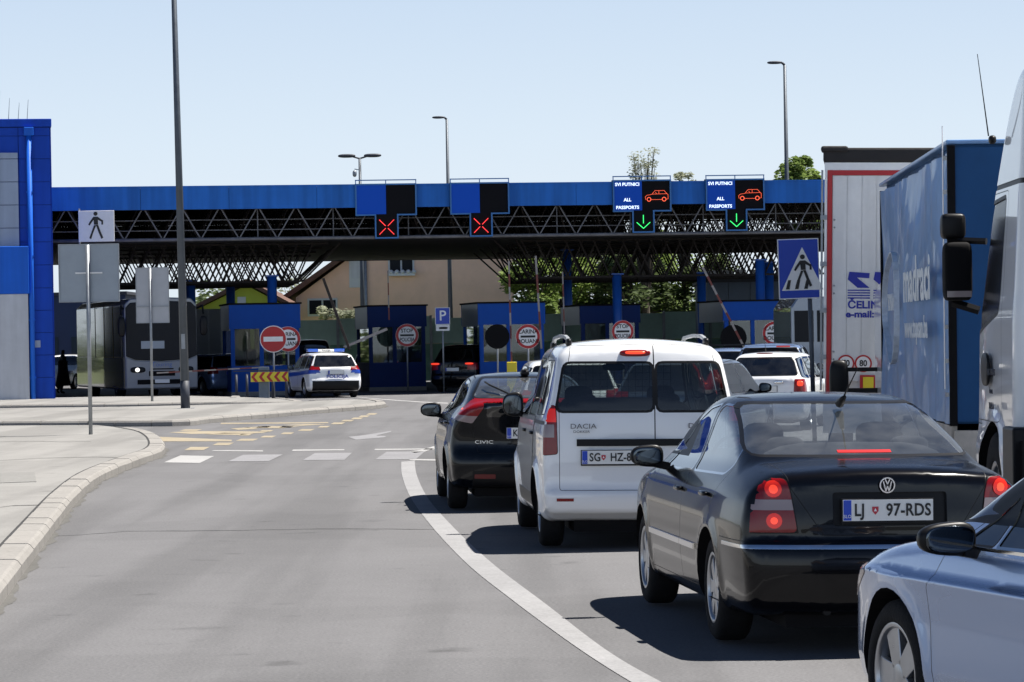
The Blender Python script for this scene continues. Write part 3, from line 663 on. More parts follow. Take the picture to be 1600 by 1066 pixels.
def black_hatch():
    M['redlow'] = mat('dark_red_reflector', (.12, .004, .006), .3)
    g = G(708, 796); hd = 3.8; a = R(hd); tr = .80
    root, sh = car('black_hatchback', 'glossy black hatchback with red light bar across its tail, left of the white van', 'car', paintcuts(HATCH, M['civic']), M['civic'], (g.x + tr * math.cos(a), g.y + tr * math.sin(a)), hd, roll=.7)
    plate(root, (0, -.705, .83), ('KR', '63-ELU'), size=(.52, .115))
    text('CIVIC', .05, M['chrome'], root, (-.50, -.672, .735), rot=(R(90), 0, R(-9)), name='badge_lettering', sx=1.6)
    e = MB(); e.tube((.0, .2, 1.43), (.0, .12, 1.50), .03, .015); e.blob((0, .22, 1.46), (.05, .1, .04), 2.5); e.build('antenna', M['black'], root)
    e = MB(); e.bar((-.20, -.55, 1.235), (-.42, -.30, 1.34), .02, .015); e.bar((-.42, -.30, 1.34), (-.46, -.2, 1.37), .014); e.blob((-.18, -.58, 1.225), (.03, .03, .025), 2.5); e.build('wiper', M['black'], root)
    for sd in (-1, 1): handles(root, [(1.15, .9), (.15, .93)], sd, .874, M['civic'])
# ---- silver saloon at the frame edge ------------------------------------------
def silver_saloon():
    S = dict(SEDAN); S.update(h=.03, rw=.335, ra=.385, rr=.235, wheels=(0, 2.79), wmax=.915, belt=.93, flare=.012, tw=.225, mirror=(1.95, .98, .125, .068), mirrormat=M['black'], dash=2.25, archx=1.0,
        profile=[(-1.02, .22), (-1.08, .34), (-1.1, .6), (-1.06, .9), (-1.0, 1.02), (-.7, 1.06), (-.5, 1.09), (-.1, 1.24), (.35, 1.385), (.9, 1.455), (1.3, 1.46), (1.7, 1.42), (2.1, 1.28), (2.55, 1.06), (2.72, .99), (3.1, .945), (3.42, .86), (3.6, .74), (3.68, .58), (3.68, .36), (3.6, .22), (3.3, .19), (0, .19), (-.7, .19)],
        plan=[(-1.15, .82), (-.6, .9), (0, .915), (2.6, .915), (3.1, .895), (3.45, .82), (3.72, .68)],
        side=[(0, -.12), (.2, -.08), (.30, -.03), (.4, -.012), (.60, -.014), (.72, -.004), (.785, .004), (.80, -.022), (.90, -.045), (.97, -.09), (1.05, -.12), (1.6, -.12)], sidewin=.012,
        rim=('spoke', 5, .115))
    S['cuts'] = [
        dict(name='rear_window', poly=roundp([(-.67, 1.11), (.67, 1.11), (.50, 1.40), (-.50, 1.40)], .06), view='rear', y=(-.7, .9), mat='glass', seal=.014, off=-.002),
        dict(name='windscreen', poly=roundp([(-.76, 1.02), (.76, 1.02), (.55, 1.40), (-.55, 1.40)], .06), view='rear', y=(1.5, 2.95), mat='glass', seal=.02, off=-.003),
        dict(name='side_window', poly=roundp([(1.87, .952), (2.16, .948), (1.87, 1.15)], .012), mat='glass', seal=.012, sealmat=1, off=-.004),
        dict(name='side_window', poly=roundp([(1.03, .965), (1.83, .952), (1.83, 1.18), (1.66, 1.28), (1.36, 1.37), (1.03, 1.395)], .02), mat='glass', seal=.015, sealmat=2, off=-.004),
        dict(name='side_window', poly=roundp([(.96, .965), (.96, 1.385), (.5, 1.35), (.1, 1.22), (-.1, 1.1), (-.05, 1.0)], .04), mat='glass', seal=.015, sealmat=2, off=-.004),
        dict(name='headlight', poly=roundp([(3.40, .64), (3.75, .60), (3.75, .76), (3.20, .80), (3.12, .77)], .02), mat='clear', seal=.006, off=.003, thick=.01),
        dict(name='door', poly=[(1.0, .28), (2.32, .28), (2.36, .75), (2.22, .95), (1.7, 1.32), (1.4, 1.40), (1.0, 1.43)], mat='paint', seal=.005),
        dict(name='door', poly=[(.985, .28), (.985, 1.43), (.5, 1.40), (.05, 1.28), (-.17, 1.1), (-.1, .95), (.42, .28)], mat='paint', seal=.005),
        dict(name='bonnet', poly=[(-.78, 2.62), (.78, 2.62), (.72, 3.3), (.4, 3.5), (-.4, 3.5), (-.72, 3.3)], view='top', mat='paint', seal=.005),
    ]
    hd = 15.5; a = R(hd)
    # front left wheel centre seen at (1405,1062)
    d = 13.6; fc = P(1425, 1056, d); tr = .80
    cx = fc.x + tr * math.cos(a) + 2.79 * math.sin(a); cy = fc.y + tr * math.sin(a) - 2.79 * math.cos(a)
    root, sh = car('silver_saloon', 'silver blue saloon cut off by the right edge, nearest car to the camera', 'car', paintcuts(S, M['silvercar']), M['silvercar'], (cx, cy), hd, roll=.4)
    for sd in (-1, 1): handles(root, [(1.16, .82), (.12, .82)], sd, .903, M['chrome'])
    for sd in (-1, 1):
        e = MB(); e.bar((sd * .875, 1.0, .945), (sd * .868, 2.2, .938), .012, .014); e.build('chrome_strip', M['chrome'], root)
    pp = MB(); pp.blob((0, 0, 0), (.1, .14, .012), 4); pp.build('paper_on_dashboard', M['white'], root, (-.35, 2.05, 1.04))
# ---- cars further on ------------------------------------------------------------
def generic(ohr, wb, ohf, H, w, slope=.3, belt=.93, hood=.98, nose=.75, rw=.32, ws=None, h=.06, pill=(.95,), lamps='low', glass='darkglass', tailx=(.55, .95), tailz=(.78, 1.02), win_r=None, rim=('cover', 5), crown=.04):
    r = -ohr; f = wb + ohf; s0 = r + .12 + slope
    ws = ws or wb - .72
    prof = [(r + .08, .26), (r + .01, .34), (r, .48), (r + .01, .60), (r + .05, .66), (r + .06, belt), (r + .10, belt + .06), (s0 - slope * .45, belt + (H - belt) * .55), (s0 - .05, H - .10), (s0 + .08, H - .035), (s0 + .5, H), (ws * .75, H), (ws * .75 + .45, H - .06), (ws + .25, H - .25), (wb - .02, hood + .05), (wb + .15, hood), (f - .3, hood - .1), (f - .06, nose), (f, nose - .2), (f, .36), (f - .08, .24), (f - .3, .2), (0, .2), (r + .3, .2)]
    hw = w / 2; zt = H - .11
    cuts = [dict(name='rear_window', poly=roundp([(-hw * .78, belt + .08), (hw * .78, belt + .08), (hw * .63, zt), (-hw * .63, zt)], .05), view='rear', y=(r - .1, s0 + .25), mat=glass, seal=.015),
        dict(name='windscreen', poly=roundp([(-hw * .86, hood + .08), (hw * .86, hood + .08), (hw * .66, zt), (-hw * .66, zt)], .05), view='rear', y=(ws * .75 - .1, wb + .3), mat=glass, seal=.015)]
    ys = [win_r if win_r is not None else s0 - .1] + list(pill) + [None]
    for i in range(len(ys) - 1):
        a, b = ys[i], ys[i + 1]
        if b is None: poly = [(a + .04, belt + .02), (wb - .42, belt + .01), (ws + .22, zt - .14), (ws * .75 + .25, zt), (a + .04, zt)]
        elif i == 0: poly = [(a - .05, belt + .04), (b - .04, belt + .02), (b - .04, zt), (a + .12, zt - .03)]
        else: poly = [(a + .04, belt + .02), (b - .04, belt + .02), (b - .04, zt), (a + .04, zt)]
        cuts.append(dict(name='side_window', poly=roundp(poly, .03, 2), mat=glass, seal=.012))
    cuts.append(dict(name='tail_lamp', poly=roundp([(hw * tailx[0] / .9, tailz[0]), (1.05, tailz[0]), (1.05, tailz[1]), (hw * tailx[0] / .9 + .02, tailz[1])], .02, 2), view='rear', both=True, y=(r - .1, r + .32), mat='red', off=.008, thick=.015))
    cuts.append(dict(name='headlight', poly=roundp([(hw * .5, nose - .12), (1.05, nose - .10), (1.05, nose + .06), (hw * .55, nose + .03)], .02, 2), view='rear', both=True, y=(f - .55, f + .1), mat='clear', off=.006, thick=.01))
    cuts.append(dict(name='door', poly=[(.40, .32), (pill[-1], .32), (pill[-1], H - .06), (.0, H - .1), (-.1, belt)], mat='paint', seal=.008))
    cuts.append(dict(name='door', poly=[(pill[-1] + .02, .32), (wb - .42, .32), (wb - .36, belt), (ws + .25, zt - .1), (ws * .75 + .25, H - .06), (pill[-1] + .02, H - .06)], mat='paint', seal=.008))
    return dict(h=h, ymid=wb * .45, belt=belt, rw=rw, ra=rw + .05, rr=rw * .66, wheels=(0, wb), wmax=hw, k=.09, cr=.08, cf=.2, crown=crown, flare=.015, profile=prof,
        plan=[(r - .05, hw - .06), (r + .4, hw - .01), (wb * .5, hw), (wb, hw - .01), (f, hw - .12)],
        side=[(0, -.1), (.2, -.07), (.35, -.015), (.6, 0), (belt - .1, -.02), (belt + .05, -.06), (2.2, -.06)], tumble=[(r, .42), (0, .38), (ws, .38), (f, .5)],
        mirror=(wb - .72, belt + .06, .10, .075), rim=rim, cuts=cuts, cabin=None)
def far_cars():
    # police estate
    sp = generic(.95, 2.65, .95, 1.50, 1.82, slope=.32, belt=.95, glass='policeglass', tailz=(.90, 1.06), tailx=(.50, .95), h=.05, pill=(.15, 1.05), rim=('cover', 5))
    M['policeglass'] = glass_mat('police_glass', (.10, .12, .12), .05, 1.0)
    M['polblue'] = mat('police_blue', (.012, .06, .40), .3, coat=.6)
    sp['cuts'].insert(0, dict(name='lower_bumper', poly=band(-.78, .78, .24, .56), view='rear', y=(-1.2, -.5), mat='black', off=.002))
    sp['cuts'].insert(0, dict(name='blue_stripe', poly=[(-.99, .80), (2.9, .66), (2.9, .80), (-.99, .93)], mat='polblue', off=.002))
    sp['cuts'].insert(0, dict(name='blue_stripe', poly=[(.50, .82), (.95, .84), (.95, .92), (.56, .92)], view='rear', both=True, y=(-1.2, -.6), mat='polblue', off=.002))
    g = G(509, 618.5)
    root, sh = car('police_car', 'white police estate car with blue stripe and roof light bar by the no entry sign', 'police car', paintcuts(sp, M['whitecar']), M['whitecar'], (g.x + .38, g.y + 1.0), 15, roll=.5)
    root.location = (P(516, 600, 104).x, 104.0, 0)
    lb = MB(); lb.bx(-.55, .55, -.10, .16, 1.52, 1.60); o = lb.build('light_bar', M['plate'], root, (0, .75, 0), bevel=.02)
    for sx in (-.45, .45): q = MB(); q.bx(sx - .18, sx + .18, -.12, .18, 1.515, 1.615); q.build('blue_beacon', mat('beacon_blue', (.02, .1, .5), .1, coat=1), o, bevel=.02)
    text('POLICIJA', .07, M['ink'], o, (0, -.103, 1.56), name='lettering')
    text('POLICIJA', .15, M['polblue'], root, (.05, -.93, .70), name='lettering', sx=1.25, bold=.004)
    plate(root, (.0, -.93, .84), None)
    q = MB(); q.bx(-.02, .5, -.71, -.69, 1.06, 1.085); q.build('wiper', M['black'], root)
    def put(name, label, cat, sp, paint, px, d, hd, group=None, py=600, plate_=True, **k):
        if d > 55: sp['cuts'] = [c for c in sp['cuts'] if c['name'] != 'door']
        x = P(px, py, d).x; r_, s_ = car(name, label, cat, paintcuts(sp, paint), paint, (x, d), hd, group, **k)
        if plate_: plate(r_, (0, min(p[0] for p in sp['profile']) + .045, .80), None)
        return r_
    q = 'cars queueing in the lanes'
    sp = generic(.85, 2.7, .85, 1.68, 1.84, slope=.35, belt=1.05, hood=1.05, nose=.85, rw=.35, h=.08)
    r_ = put('black_suv', 'black sport utility car with lit red lamps between the darkest booth and blue booth', 'car', sp, M['blackcar'], 722, 111, -24, q)
    b = MB(); b.blob((-.66, -.80, 1.0), (.16, .05, .035), 3); b.blob((.66, -.80, 1.0), (.16, .05, .035), 3); b.build('brake_bulb', M['redhot'], r_)
    sp = generic(.9, 2.9, .9, 1.95, 1.9, slope=.2, belt=1.15, hood=1.15, nose=.9, rw=.34, h=.09)
    put('dark_minivan', 'dark minivan standing behind the police car', 'van', sp, M['blackcar'], 487, 116, 4, q)
    sp = generic(.8, 2.55, .85, 1.5, 1.75, slope=.3, h=.08)
    put('white_hatchback', 'white hatchback whose roof shows between the black hatchback and the white van', 'car', sp, M['whitecar'], 888, 50, 3, q)
    put('silver_hatchback', 'silver hatchback between the coach and the first blue booth', 'car', sp, M['silvercar'], 350, 112, 30, q)
    put('white_saloon', 'white car half hidden between the coach and the blue office building', 'car', sp, M['whitecar'], 118, 138, 170, q)
    put('dark_hatchback', 'dark car under the canopy right behind the darkest booth', 'car', sp, M['greycar'], 585, 122, 0, q)
    # white estate with lit lamp
    sp = generic(.93, 2.46, .87, 1.50, 1.64, slope=.26, belt=.98, h=.05, tailz=(.62, .98), tailx=(.62, .95), pill=(.10, .98), glass='policeglass', rw=.30)
    sp['cuts'][-4]['subs'] = []
    r_ = put('white_estate', 'white estate car with lit right tail lamp, left of the red rimmed trailer', 'car', sp, M['whitecar'], 1203, 60, -13, q)
    b = MB(); b.blob((.70, -.88, .90), (.06, .03, .05), 3); b.build('brake_bulb', M['redhot'], r_)
    b = MB(); b.blob((0, -.60, 1.475), (.16, .02, .012), 3); b.build('high_brake_light', M['red'], r_)
    b = MB(); b.tube((-.05, -.1, 1.5), (-.05, -.22, 1.66), .008, .004); b.build('antenna', M['black'], r_)
    b = MB(); b.blob((.3, -.90, .93), (.09, .02, .03), 3); b.build('door_handle', M['chrome'], r_)
    # silver SUV ahead of it with roof spoiler
    sp = generic(.9, 2.7, .9, 1.64, 1.86, slope=.3, belt=1.02, h=.07, glass='darkglass', tailz=(1.0, 1.2))
    r_ = put('silver_suv', 'silver sport utility car with red high brake light just ahead of the white estate', 'car', sp, M['silvercar'], 1207, 70, -8, q)
    b = MB(); b.bx(-.55, .55, -.86, -.5, 1.575, 1.61); b.build('roof_spoiler', M['silvercar'], r_, bevel=.01)
    b = MB(); b.bx(.15, .45, -.885, -.86, 1.55, 1.575); b.build('high_brake_light', M['redlit'], r_)
    sp = generic(.8, 2.6, .85, 1.50, 1.78, slope=.35, belt=.95, h=.055, glass='glass', pill=(.1, 1.0), rw=.32)
    r_ = put('grey_hatchback', 'dark grey hatchback turned slightly right, half hidden behind the white van', 'car', sp, M['greycar'], 1056, 47, -17, q)
    b = MB(); b.blob((0, .85, 1.05), (.5, .6, .15), 3); b.build('seat', M['seat'], r_)
    sp = generic(.9, 2.7, .9, 1.50, 1.8, slope=.3, h=.08)
    r_ = put('pale_blue_car', 'pale blue car with a roof rack far ahead of the dark grey hatchback', 'car', sp, M['silvercar'], 1138, 84, -4, q)
    b = MB()
    for y in (-.5, .4, 1.2): b.bar((-.65, y + .4, 1.57), (.65, y + .4, 1.57), .04)
    for x in (-.7, .7): b.bar((x * .8, -.3, 1.53), (x * .8, 1.7, 1.53), .03)
    b.build('roof_rack', M['black'], r_)
# ================================================================== the setting
def ground_mat(name, col, var, sp=.5, patch=.12, rough=.85, bump=.25, fine=120, stains=False):
    m = bpy.data.materials.new(name); m.use_nodes = True; t = m.node_tree; b = t.nodes['Principled BSDF']; L = t.links.new
    tc = t.nodes.new('ShaderNodeTexCoord'); N = []
    for sc, de in ((fine, 3), (.35, 8), (3.5, 7)):
        n = t.nodes.new('ShaderNodeTexNoise'); n.inputs['Scale'].default_value = sc; n.inputs['Detail'].default_value = de; n.inputs['Roughness'].default_value = .7; L(tc.outputs['Object'], n.inputs['Vector']); N.append(n)
    def madd(src, k, c0):
        q = t.nodes.new('ShaderNodeMath'); q.operation = 'MULTIPLY_ADD'; q.inputs[1].default_value = k; q.inputs[2].default_value = c0; L(src, q.inputs[0]); return q
    a = madd(N[0].outputs[0], var * 2, 1 - var); p = madd(N[1].outputs[0], patch * 2, 1 - patch); r = madd(N[2].outputs[0], patch * 1.4, 1 - patch * .7)
    m1 = t.nodes.new('ShaderNodeMath'); m1.operation = 'MULTIPLY'; L(a.outputs[0], m1.inputs[0]); L(p.outputs[0], m1.inputs[1])
    m2 = t.nodes.new('ShaderNodeMath'); m2.operation = 'MULTIPLY'; L(m1.outputs[0], m2.inputs[0]); L(r.outputs[0], m2.inputs[1])
    if stains:
        mpn = t.nodes.new('ShaderNodeMapping'); mpn.inputs['Scale'].default_value = (1.1, .055, 1); L(tc.outputs['Object'], mpn.inputs[0])
        for src, sc, lo_, hi_, k_ in ((mpn.outputs[0], 1.0, .42, .62, .2), (tc.outputs['Object'], 1.7, .62, .78, .38), (tc.outputs['Object'], .22, .52, .56, .07)):
            n = t.nodes.new('ShaderNodeTexNoise'); n.inputs['Scale'].default_value = sc; n.inputs['Detail'].default_value = 5; L(src, n.inputs['Vector'])
            mr = t.nodes.new('ShaderNodeMapRange'); mr.interpolation_type = 'SMOOTHSTEP'; L(n.outputs[0], mr.inputs[0])
            for i_, v_ in enumerate((lo_, hi_, 1.0, 1 - k_)): mr.inputs[i_ + 1].default_value = v_
            mm = t.nodes.new('ShaderNodeMath'); mm.operation = 'MULTIPLY'; L(m2.outputs[0], mm.inputs[0]); L(mr.outputs[0], mm.inputs[1]); m2 = mm
        wn = t.nodes.new('ShaderNodeTexVoronoi'); wn.inputs['Scale'].default_value = 55; L(tc.outputs['Object'], wn.inputs['Vector'])
        mr = t.nodes.new('ShaderNodeMapRange'); L(wn.outputs[0], mr.inputs[0])
        for i_, v_ in enumerate((0, .22, 1.28, 1.0)): mr.inputs[i_ + 1].default_value = v_
        mm = t.nodes.new('ShaderNodeMath'); mm.operation = 'MULTIPLY'; L(m2.outputs[0], mm.inputs[0]); L(mr.outputs[0], mm.inputs[1]); m2 = mm
    vm = t.nodes.new('ShaderNodeVectorMath'); vm.operation = 'SCALE'; vm.inputs[0].default_value = col; L(m2.outputs[0], vm.inputs['Scale'])
    L(vm.outputs[0], b.inputs['Base Color']); b.inputs['Roughness'].default_value = rough; b.inputs['Specular IOR Level'].default_value = .3
    bp = t.nodes.new('ShaderNodeBump'); bp.inputs['Strength'].default_value = bump; bp.inputs['Distance'].default_value = .01; L(N[0].outputs[0], bp.inputs['Height']); L(bp.outputs[0], b.inputs['Normal'])
    return m
M['asphalt'] = ground_mat('asphalt', (0.125, 0.1245, 0.129), .6, patch=.14, fine=45, stains=True)
M['paving'] = ground_mat('concrete_paving', (0.224, 0.220, 0.211), .22, patch=.15, fine=30, stains=True)
M['kerb'] = ground_mat('kerb_stone', (0.230, 0.221, 0.208), .3, patch=.22, fine=25)
M['earth'] = ground_mat('dry_grass_ground', (0.064, 0.077, 0.032), .4, patch=.4, fine=10)
M['marking'] = ground_mat('white_road_paint', (0.294, 0.294, 0.294), .3, patch=.2, fine=30, bump=.1)
M['markworn'] = ground_mat('worn_white_paint', (0.198, 0.198, 0.208), .5, patch=.3, fine=30, bump=.1)
M['markyellow'] = ground_mat('yellow_road_paint', (.265, .228, .165), .35, patch=.35, fine=30, bump=.1)
M['grit'] = ground_mat('kerb_grit', (.095, .093, .088), .5, patch=.4, fine=40)
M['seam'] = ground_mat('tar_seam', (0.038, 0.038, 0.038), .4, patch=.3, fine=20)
def struct(o): o['kind'] = 'structure'; return o
b = MB(); b.bx(-2500, 2500, -200, 4500, -.3, -.012); struct(b.build('ground', M['earth']))
b = MB(); b.bx(-70, 70, -25, 150, -.012, 0); struct(b.build('road', M['asphalt']))
def GP(pts, z=0): return [G(*p, z) for p in pts]
def resample(pts, step):
    out = [pts[0]]; acc = 0
    for a, c in zip(pts, pts[1:]):
        L = (c - a).length; n = max(1, round(L / step))
        for i in range(1, n + 1): out.append(a + (c - a) * i / n)
    return out
def spline(pts, n=8):
    out = []
    for i in range(len(pts) - 1):
        p0 = pts[max(0, i - 1)]; p1 = pts[i]; p2 = pts[i + 1]; p3 = pts[min(len(pts) - 1, i + 2)]
        for k in range(n):
            t = k / n; out.append(.5 * ((2 * p1) + (p2 - p0) * t + (2 * p0 - 5 * p1 + 4 * p2 - p3) * t * t + (3 * p1 - p0 - 3 * p2 + p3) * t ** 3))
    return out + [pts[-1]]
def kerb(pts, hgt=.14, wd=.26, step=1.0, smooth=True, flip=1, name='kerb'):
    path = spline(pts) if smooth else pts
    L = [0]
    for a, c in zip(path, path[1:]): L.append(L[-1] + (c - a).length)
    def at(s_):
        for i in range(len(path) - 1):
            if L[i + 1] >= s_: return path[i] + (path[i + 1] - path[i]) * ((s_ - L[i]) / max(1e-6, L[i + 1] - L[i]))
        return path[-1]
    def inn(s_):
        t = (at(min(L[-1], s_ + .2)) - at(max(0, s_ - .2))).normalized(); return Vector((-t.y, t.x, 0)) * flip
    b = MB(); n = int(L[-1] / step); innerline = []
    for i in range(n):
        s0, s1 = i * step + .008, (i + 1) * step - .008; jz = random.uniform(-.004, .004); rows = []
        for s_ in (s0, (s0 + s1) / 2, s1):
            p = at(s_); q = inn(s_); rows.append([(p + q * o + Vector((0, 0, z + jz))) for o, z in ((0, -.01), (.0, hgt - .05), (.03, hgt - .012), (.055, hgt), (wd, hgt + .004), (wd, -.01))])
        innerline.append(at(s0) + inn(s0) * wd)
        vs = [v for r in rows for v in r]; k = 6; fs = [tuple(range(k - 1, -1, -1)), tuple(range(2 * k, 3 * k))]
        for r in range(2):
            for j in range(k): fs.append((r * k + j, r * k + (j + 1) % k, (r + 1) * k + (j + 1) % k, (r + 1) * k + j))
        b.add(vs, fs, False)
    innerline.append(at(L[-1]) + inn(L[-1]) * wd)
    g_ = MB(); m_ = int(L[-1] / .12); A_ = [at(i * .12) for i in range(m_)]; B_ = [at(i * .12) - inn(i * .12) * (.035 + .025 * math.sin(i * .21) + .02 * math.sin(i * .67 + 1) + .02 * random.random()) for i in range(m_)]
    g_.add([Vector((p.x, p.y, .0025)) for p in A_] + [Vector((p.x, p.y, .0025)) for p in B_], [(i, i + 1, m_ + i + 1, m_ + i) for i in range(m_ - 1)], False); struct(g_.build('kerb_grit', M['grit']))
    struct(b.build(name, M['kerb']))
    b = MB(); n = len(innerline); off = [inn(min(L[-1], i * step)) * .02 for i in range(n)]
    vs = [Vector((p.x, p.y, hgt - .002)) - o for p, o in zip(innerline, off)] + [Vector((p.x, p.y, hgt - .002)) + o * 1.6 for p, o in zip(innerline, off)]
    b.add(vs, [(i, i + 1, n + i + 1, n + i) for i in range(n - 1)], False); struct(b.build('kerb_joint', M['seam']))
    return innerline
# near pavement on the left
footA = GP([(-70, 1040), (0, 948), (36, 898), (80, 838), (120, 786), (160, 752), (220, 726), (250, 715), (258, 705), (250, 692), (232, 683), (200, 677)])
inA = kerb(footA)
b = MB(); b.flat([G(-900, 1200)] + inA + [G(150, 674), G(-300, 676), G(-900, 690)], -.01, .135); struct(b.build('pavement', M['paving']))
footB = GP([(-420, 672), (-150, 669), (110, 667), (278, 666), (330, 661), (420, 653), (500, 646), (594, 638), (597, 633), (560, 630.5), (470, 634)])
inB = kerb(footB)
b = MB(); b.flat(inB + [G(400, 638), G(200, 643), G(-420, 650)], -.01, .135); struct(b.build('traffic_island', M['paving']))
footC = GP([(-300, 643), (100, 639), (300, 636), (458, 635), (466, 632), (440, 629)])
inC = kerb(footC)
b = MB(); b.flat(inC + [G(372, 627), G(300, 625), G(-300, 630)], -.01, .135); struct(b.build('traffic_island', M['paving']))
footD = GP([(244, 629.5), (300, 628.5), (372, 628), (376, 625)])
kerb(footD, smooth=False)
def marking(name, polys, m, z=.004):
    b = MB(); top = z
    for p in polys: b.add([Vector((q.x, q.y, top)) for q in GP(p)], [tuple(range(len(p)))], False)
    return struct(b.build(name, m))
marking('zebra_crossing', [[(256, 723), (312, 724), (335, 713), (282, 712)]], M['marking'])
marking('zebra_crossing', [[(356, 721.5), (420, 721), (442, 710.5), (380, 711)], [(473, 719.5), (538, 719), (550, 708), (492, 708.5)], [(586, 718.5), (650, 718), (664, 706), (604, 706.5)]], M['markworn'])
marking('stop_line', [[(330, 705), (411, 706), (411, 704.3), (335, 703.8)], [(456, 705), (538, 704), (538, 702.5), (458, 703)], [(585, 703.6), (700, 702.6), (700, 701), (586, 702)]], M['marking'])
marking('lane_arrow', [[(544, 683), (560, 681.5), (590, 677), (612, 673.5), (610, 675.5), (588, 681), (604, 682), (600, 684), (556, 687.5)]], M['markworn'])
marking('lane_line', [[(560, 621.2), (600, 625), (660, 629.2), (700, 631), (700, 629.7), (660, 628), (600, 624), (560, 620.6)]], M['marking'])
marking('lane_line', [[(640, 719.6), (692, 720.6), (692, 718.2), (640, 717.6)], [(640, 706), (660, 703), (690, 694), (690, 697.5), (664, 706), (648, 708)]], M['marking'])
yb = [[(344, 663), (514, 661.6), (512, 660), (346, 661)], [(264, 676), (300, 674), (420, 674.6), (410, 677), (300, 678.5)], [(216, 684.5), (240, 682.5), (362, 687.5), (362, 690), (250, 690)],
      [(320, 679), (350, 676.8), (400, 677.4), (372, 680.2)], [(380, 668.5), (420, 666), (470, 667), (436, 669.6)], [(360, 670), (388, 668), (404, 670.4), (372, 672)], [(440, 664.6), (480, 663), (512, 663.6), (470, 665.6)]]
dz = [(720, 820, 247, 259), (830, 915, 230, 240), (920, 1010, 215, 223), (1015, 1080, 203, 210), (1095, 1150, 190, 197), (1162, 1230, 177, 184), (1090, 1150, 166, 171), (1240, 1290, 165, 171), (1290, 1350, 151, 158), (1330, 1385, 141, 147), (1370, 1420, 132, 138), (1400, 1445, 124, 130), (1430, 1475, 115, 121), (930, 985, 196, 202), (1010, 1070, 181, 187), (1000, 1060, 166, 171), (700, 790, 178, 184)]
for x0, x1, y0, y1 in dz:
    x0, x1, y0, y1 = x0 / 2.5, x1 / 2.5, 600 + y0 / 2.5, 600 + y1 / 2.5; w_ = (x1 - x0) * .25
    yb.append([(x0, y1), (x1 - w_, y1), (x1, y0), (x0 + w_, y0)])
marking('yellow_hatching', yb, M['markyellow'])
# long curved edge line
le = spline(GP([(627, 722), (628, 742), (640, 775), (672, 820), (728, 880), (800, 938), (895, 1008), (985, 1066), (1100, 1130)])); re = spline(GP([(648, 720), (651, 742), (668, 778), (708, 824), (768, 880), (852, 944), (945, 1015), (1032, 1066), (1160, 1130)]))
b = MB(); n = min(len(le), len(re)); vs = [Vector((p.x, p.y, .004)) for p in le[:n]] + [Vector((p.x, p.y, .004)) for p in re[:n]]
b.add(vs, [(i, i + 1, n + i + 1, n + i) for i in range(n - 1)], False); struct(b.build('edge_line', ground_mat('edge_line_paint', (.235, .235, .24), .35, patch=.28, fine=30, bump=.1)))
def crack(pts, wd):
    b = MB(); q = []
    for a, c in zip(pts, pts[1:]):
        for k in range(6): t = k / 6; q.append(((a[0] + (c[0] - a[0]) * t), a[1] + (c[1] - a[1]) * t + random.uniform(-.5, .5)))
    q.append(pts[-1]); gp = GP(q); n = len(gp)
    vs = [Vector((p.x, p.y - wd * random.uniform(.3, .7), .003)) for p in gp] + [Vector((p.x, p.y + wd * random.uniform(.3, .7), .003)) for p in gp]
    b.add(vs, [(i, i + 1, n + i + 1, n + i) for i in range(n - 1)], False); struct(b.build('tar_seam', M['seam']))
crack([(90, 838), (200, 831), (380, 829), (520, 827), (700, 827.5)], .035)
crack([(620, 790), (632, 785), (640, 779)], .03); crack([(695, 836), (722, 836.5)], .02)
b = MB(); p_, q_ = G(138, 666.8), G(279, 666.2); b.box(((p_.x + q_.x) / 2, p_.y - .03, .065), (q_.x - p_.x, .05, .13)); struct(b.build('dark_kerb_strip', M['seam']))  # dark strip set against the face of the island kerb
for pl_ in ([(-60, 800), (20, 790), (64, 789)], [(-40, 722), (60, 716), (150, 714), (190, 715)], [(340, 652), (420, 646), (500, 641)], [(0, 690), (60, 689.5), (90, 690.3), (142, 690)], [(-40, 666.3), (40, 664.5), (90, 657), (130, 655), (270, 650), (330, 648)]):
    gp_ = GP(pl_, .14); b = MB(); n = len(gp_); b.add([Vector((p.x, p.y - .035, .1405)) for p in gp_] + [Vector((p.x, p.y + .035, .1405)) for p in gp_], [(i, i + 1, n + i + 1, n + i) for i in range(n - 1)], False); struct(b.build('tar_seam', M['seam']))
# manhole cover in the near pavement
b = MB(); b.flat(GP([(0, 739), (54, 738), (57, 753), (0, 755)], .137), .12, .141); struct(b.build('access_cover', ground_mat('cover', (.19, .188, .18), .3, fine=25)))
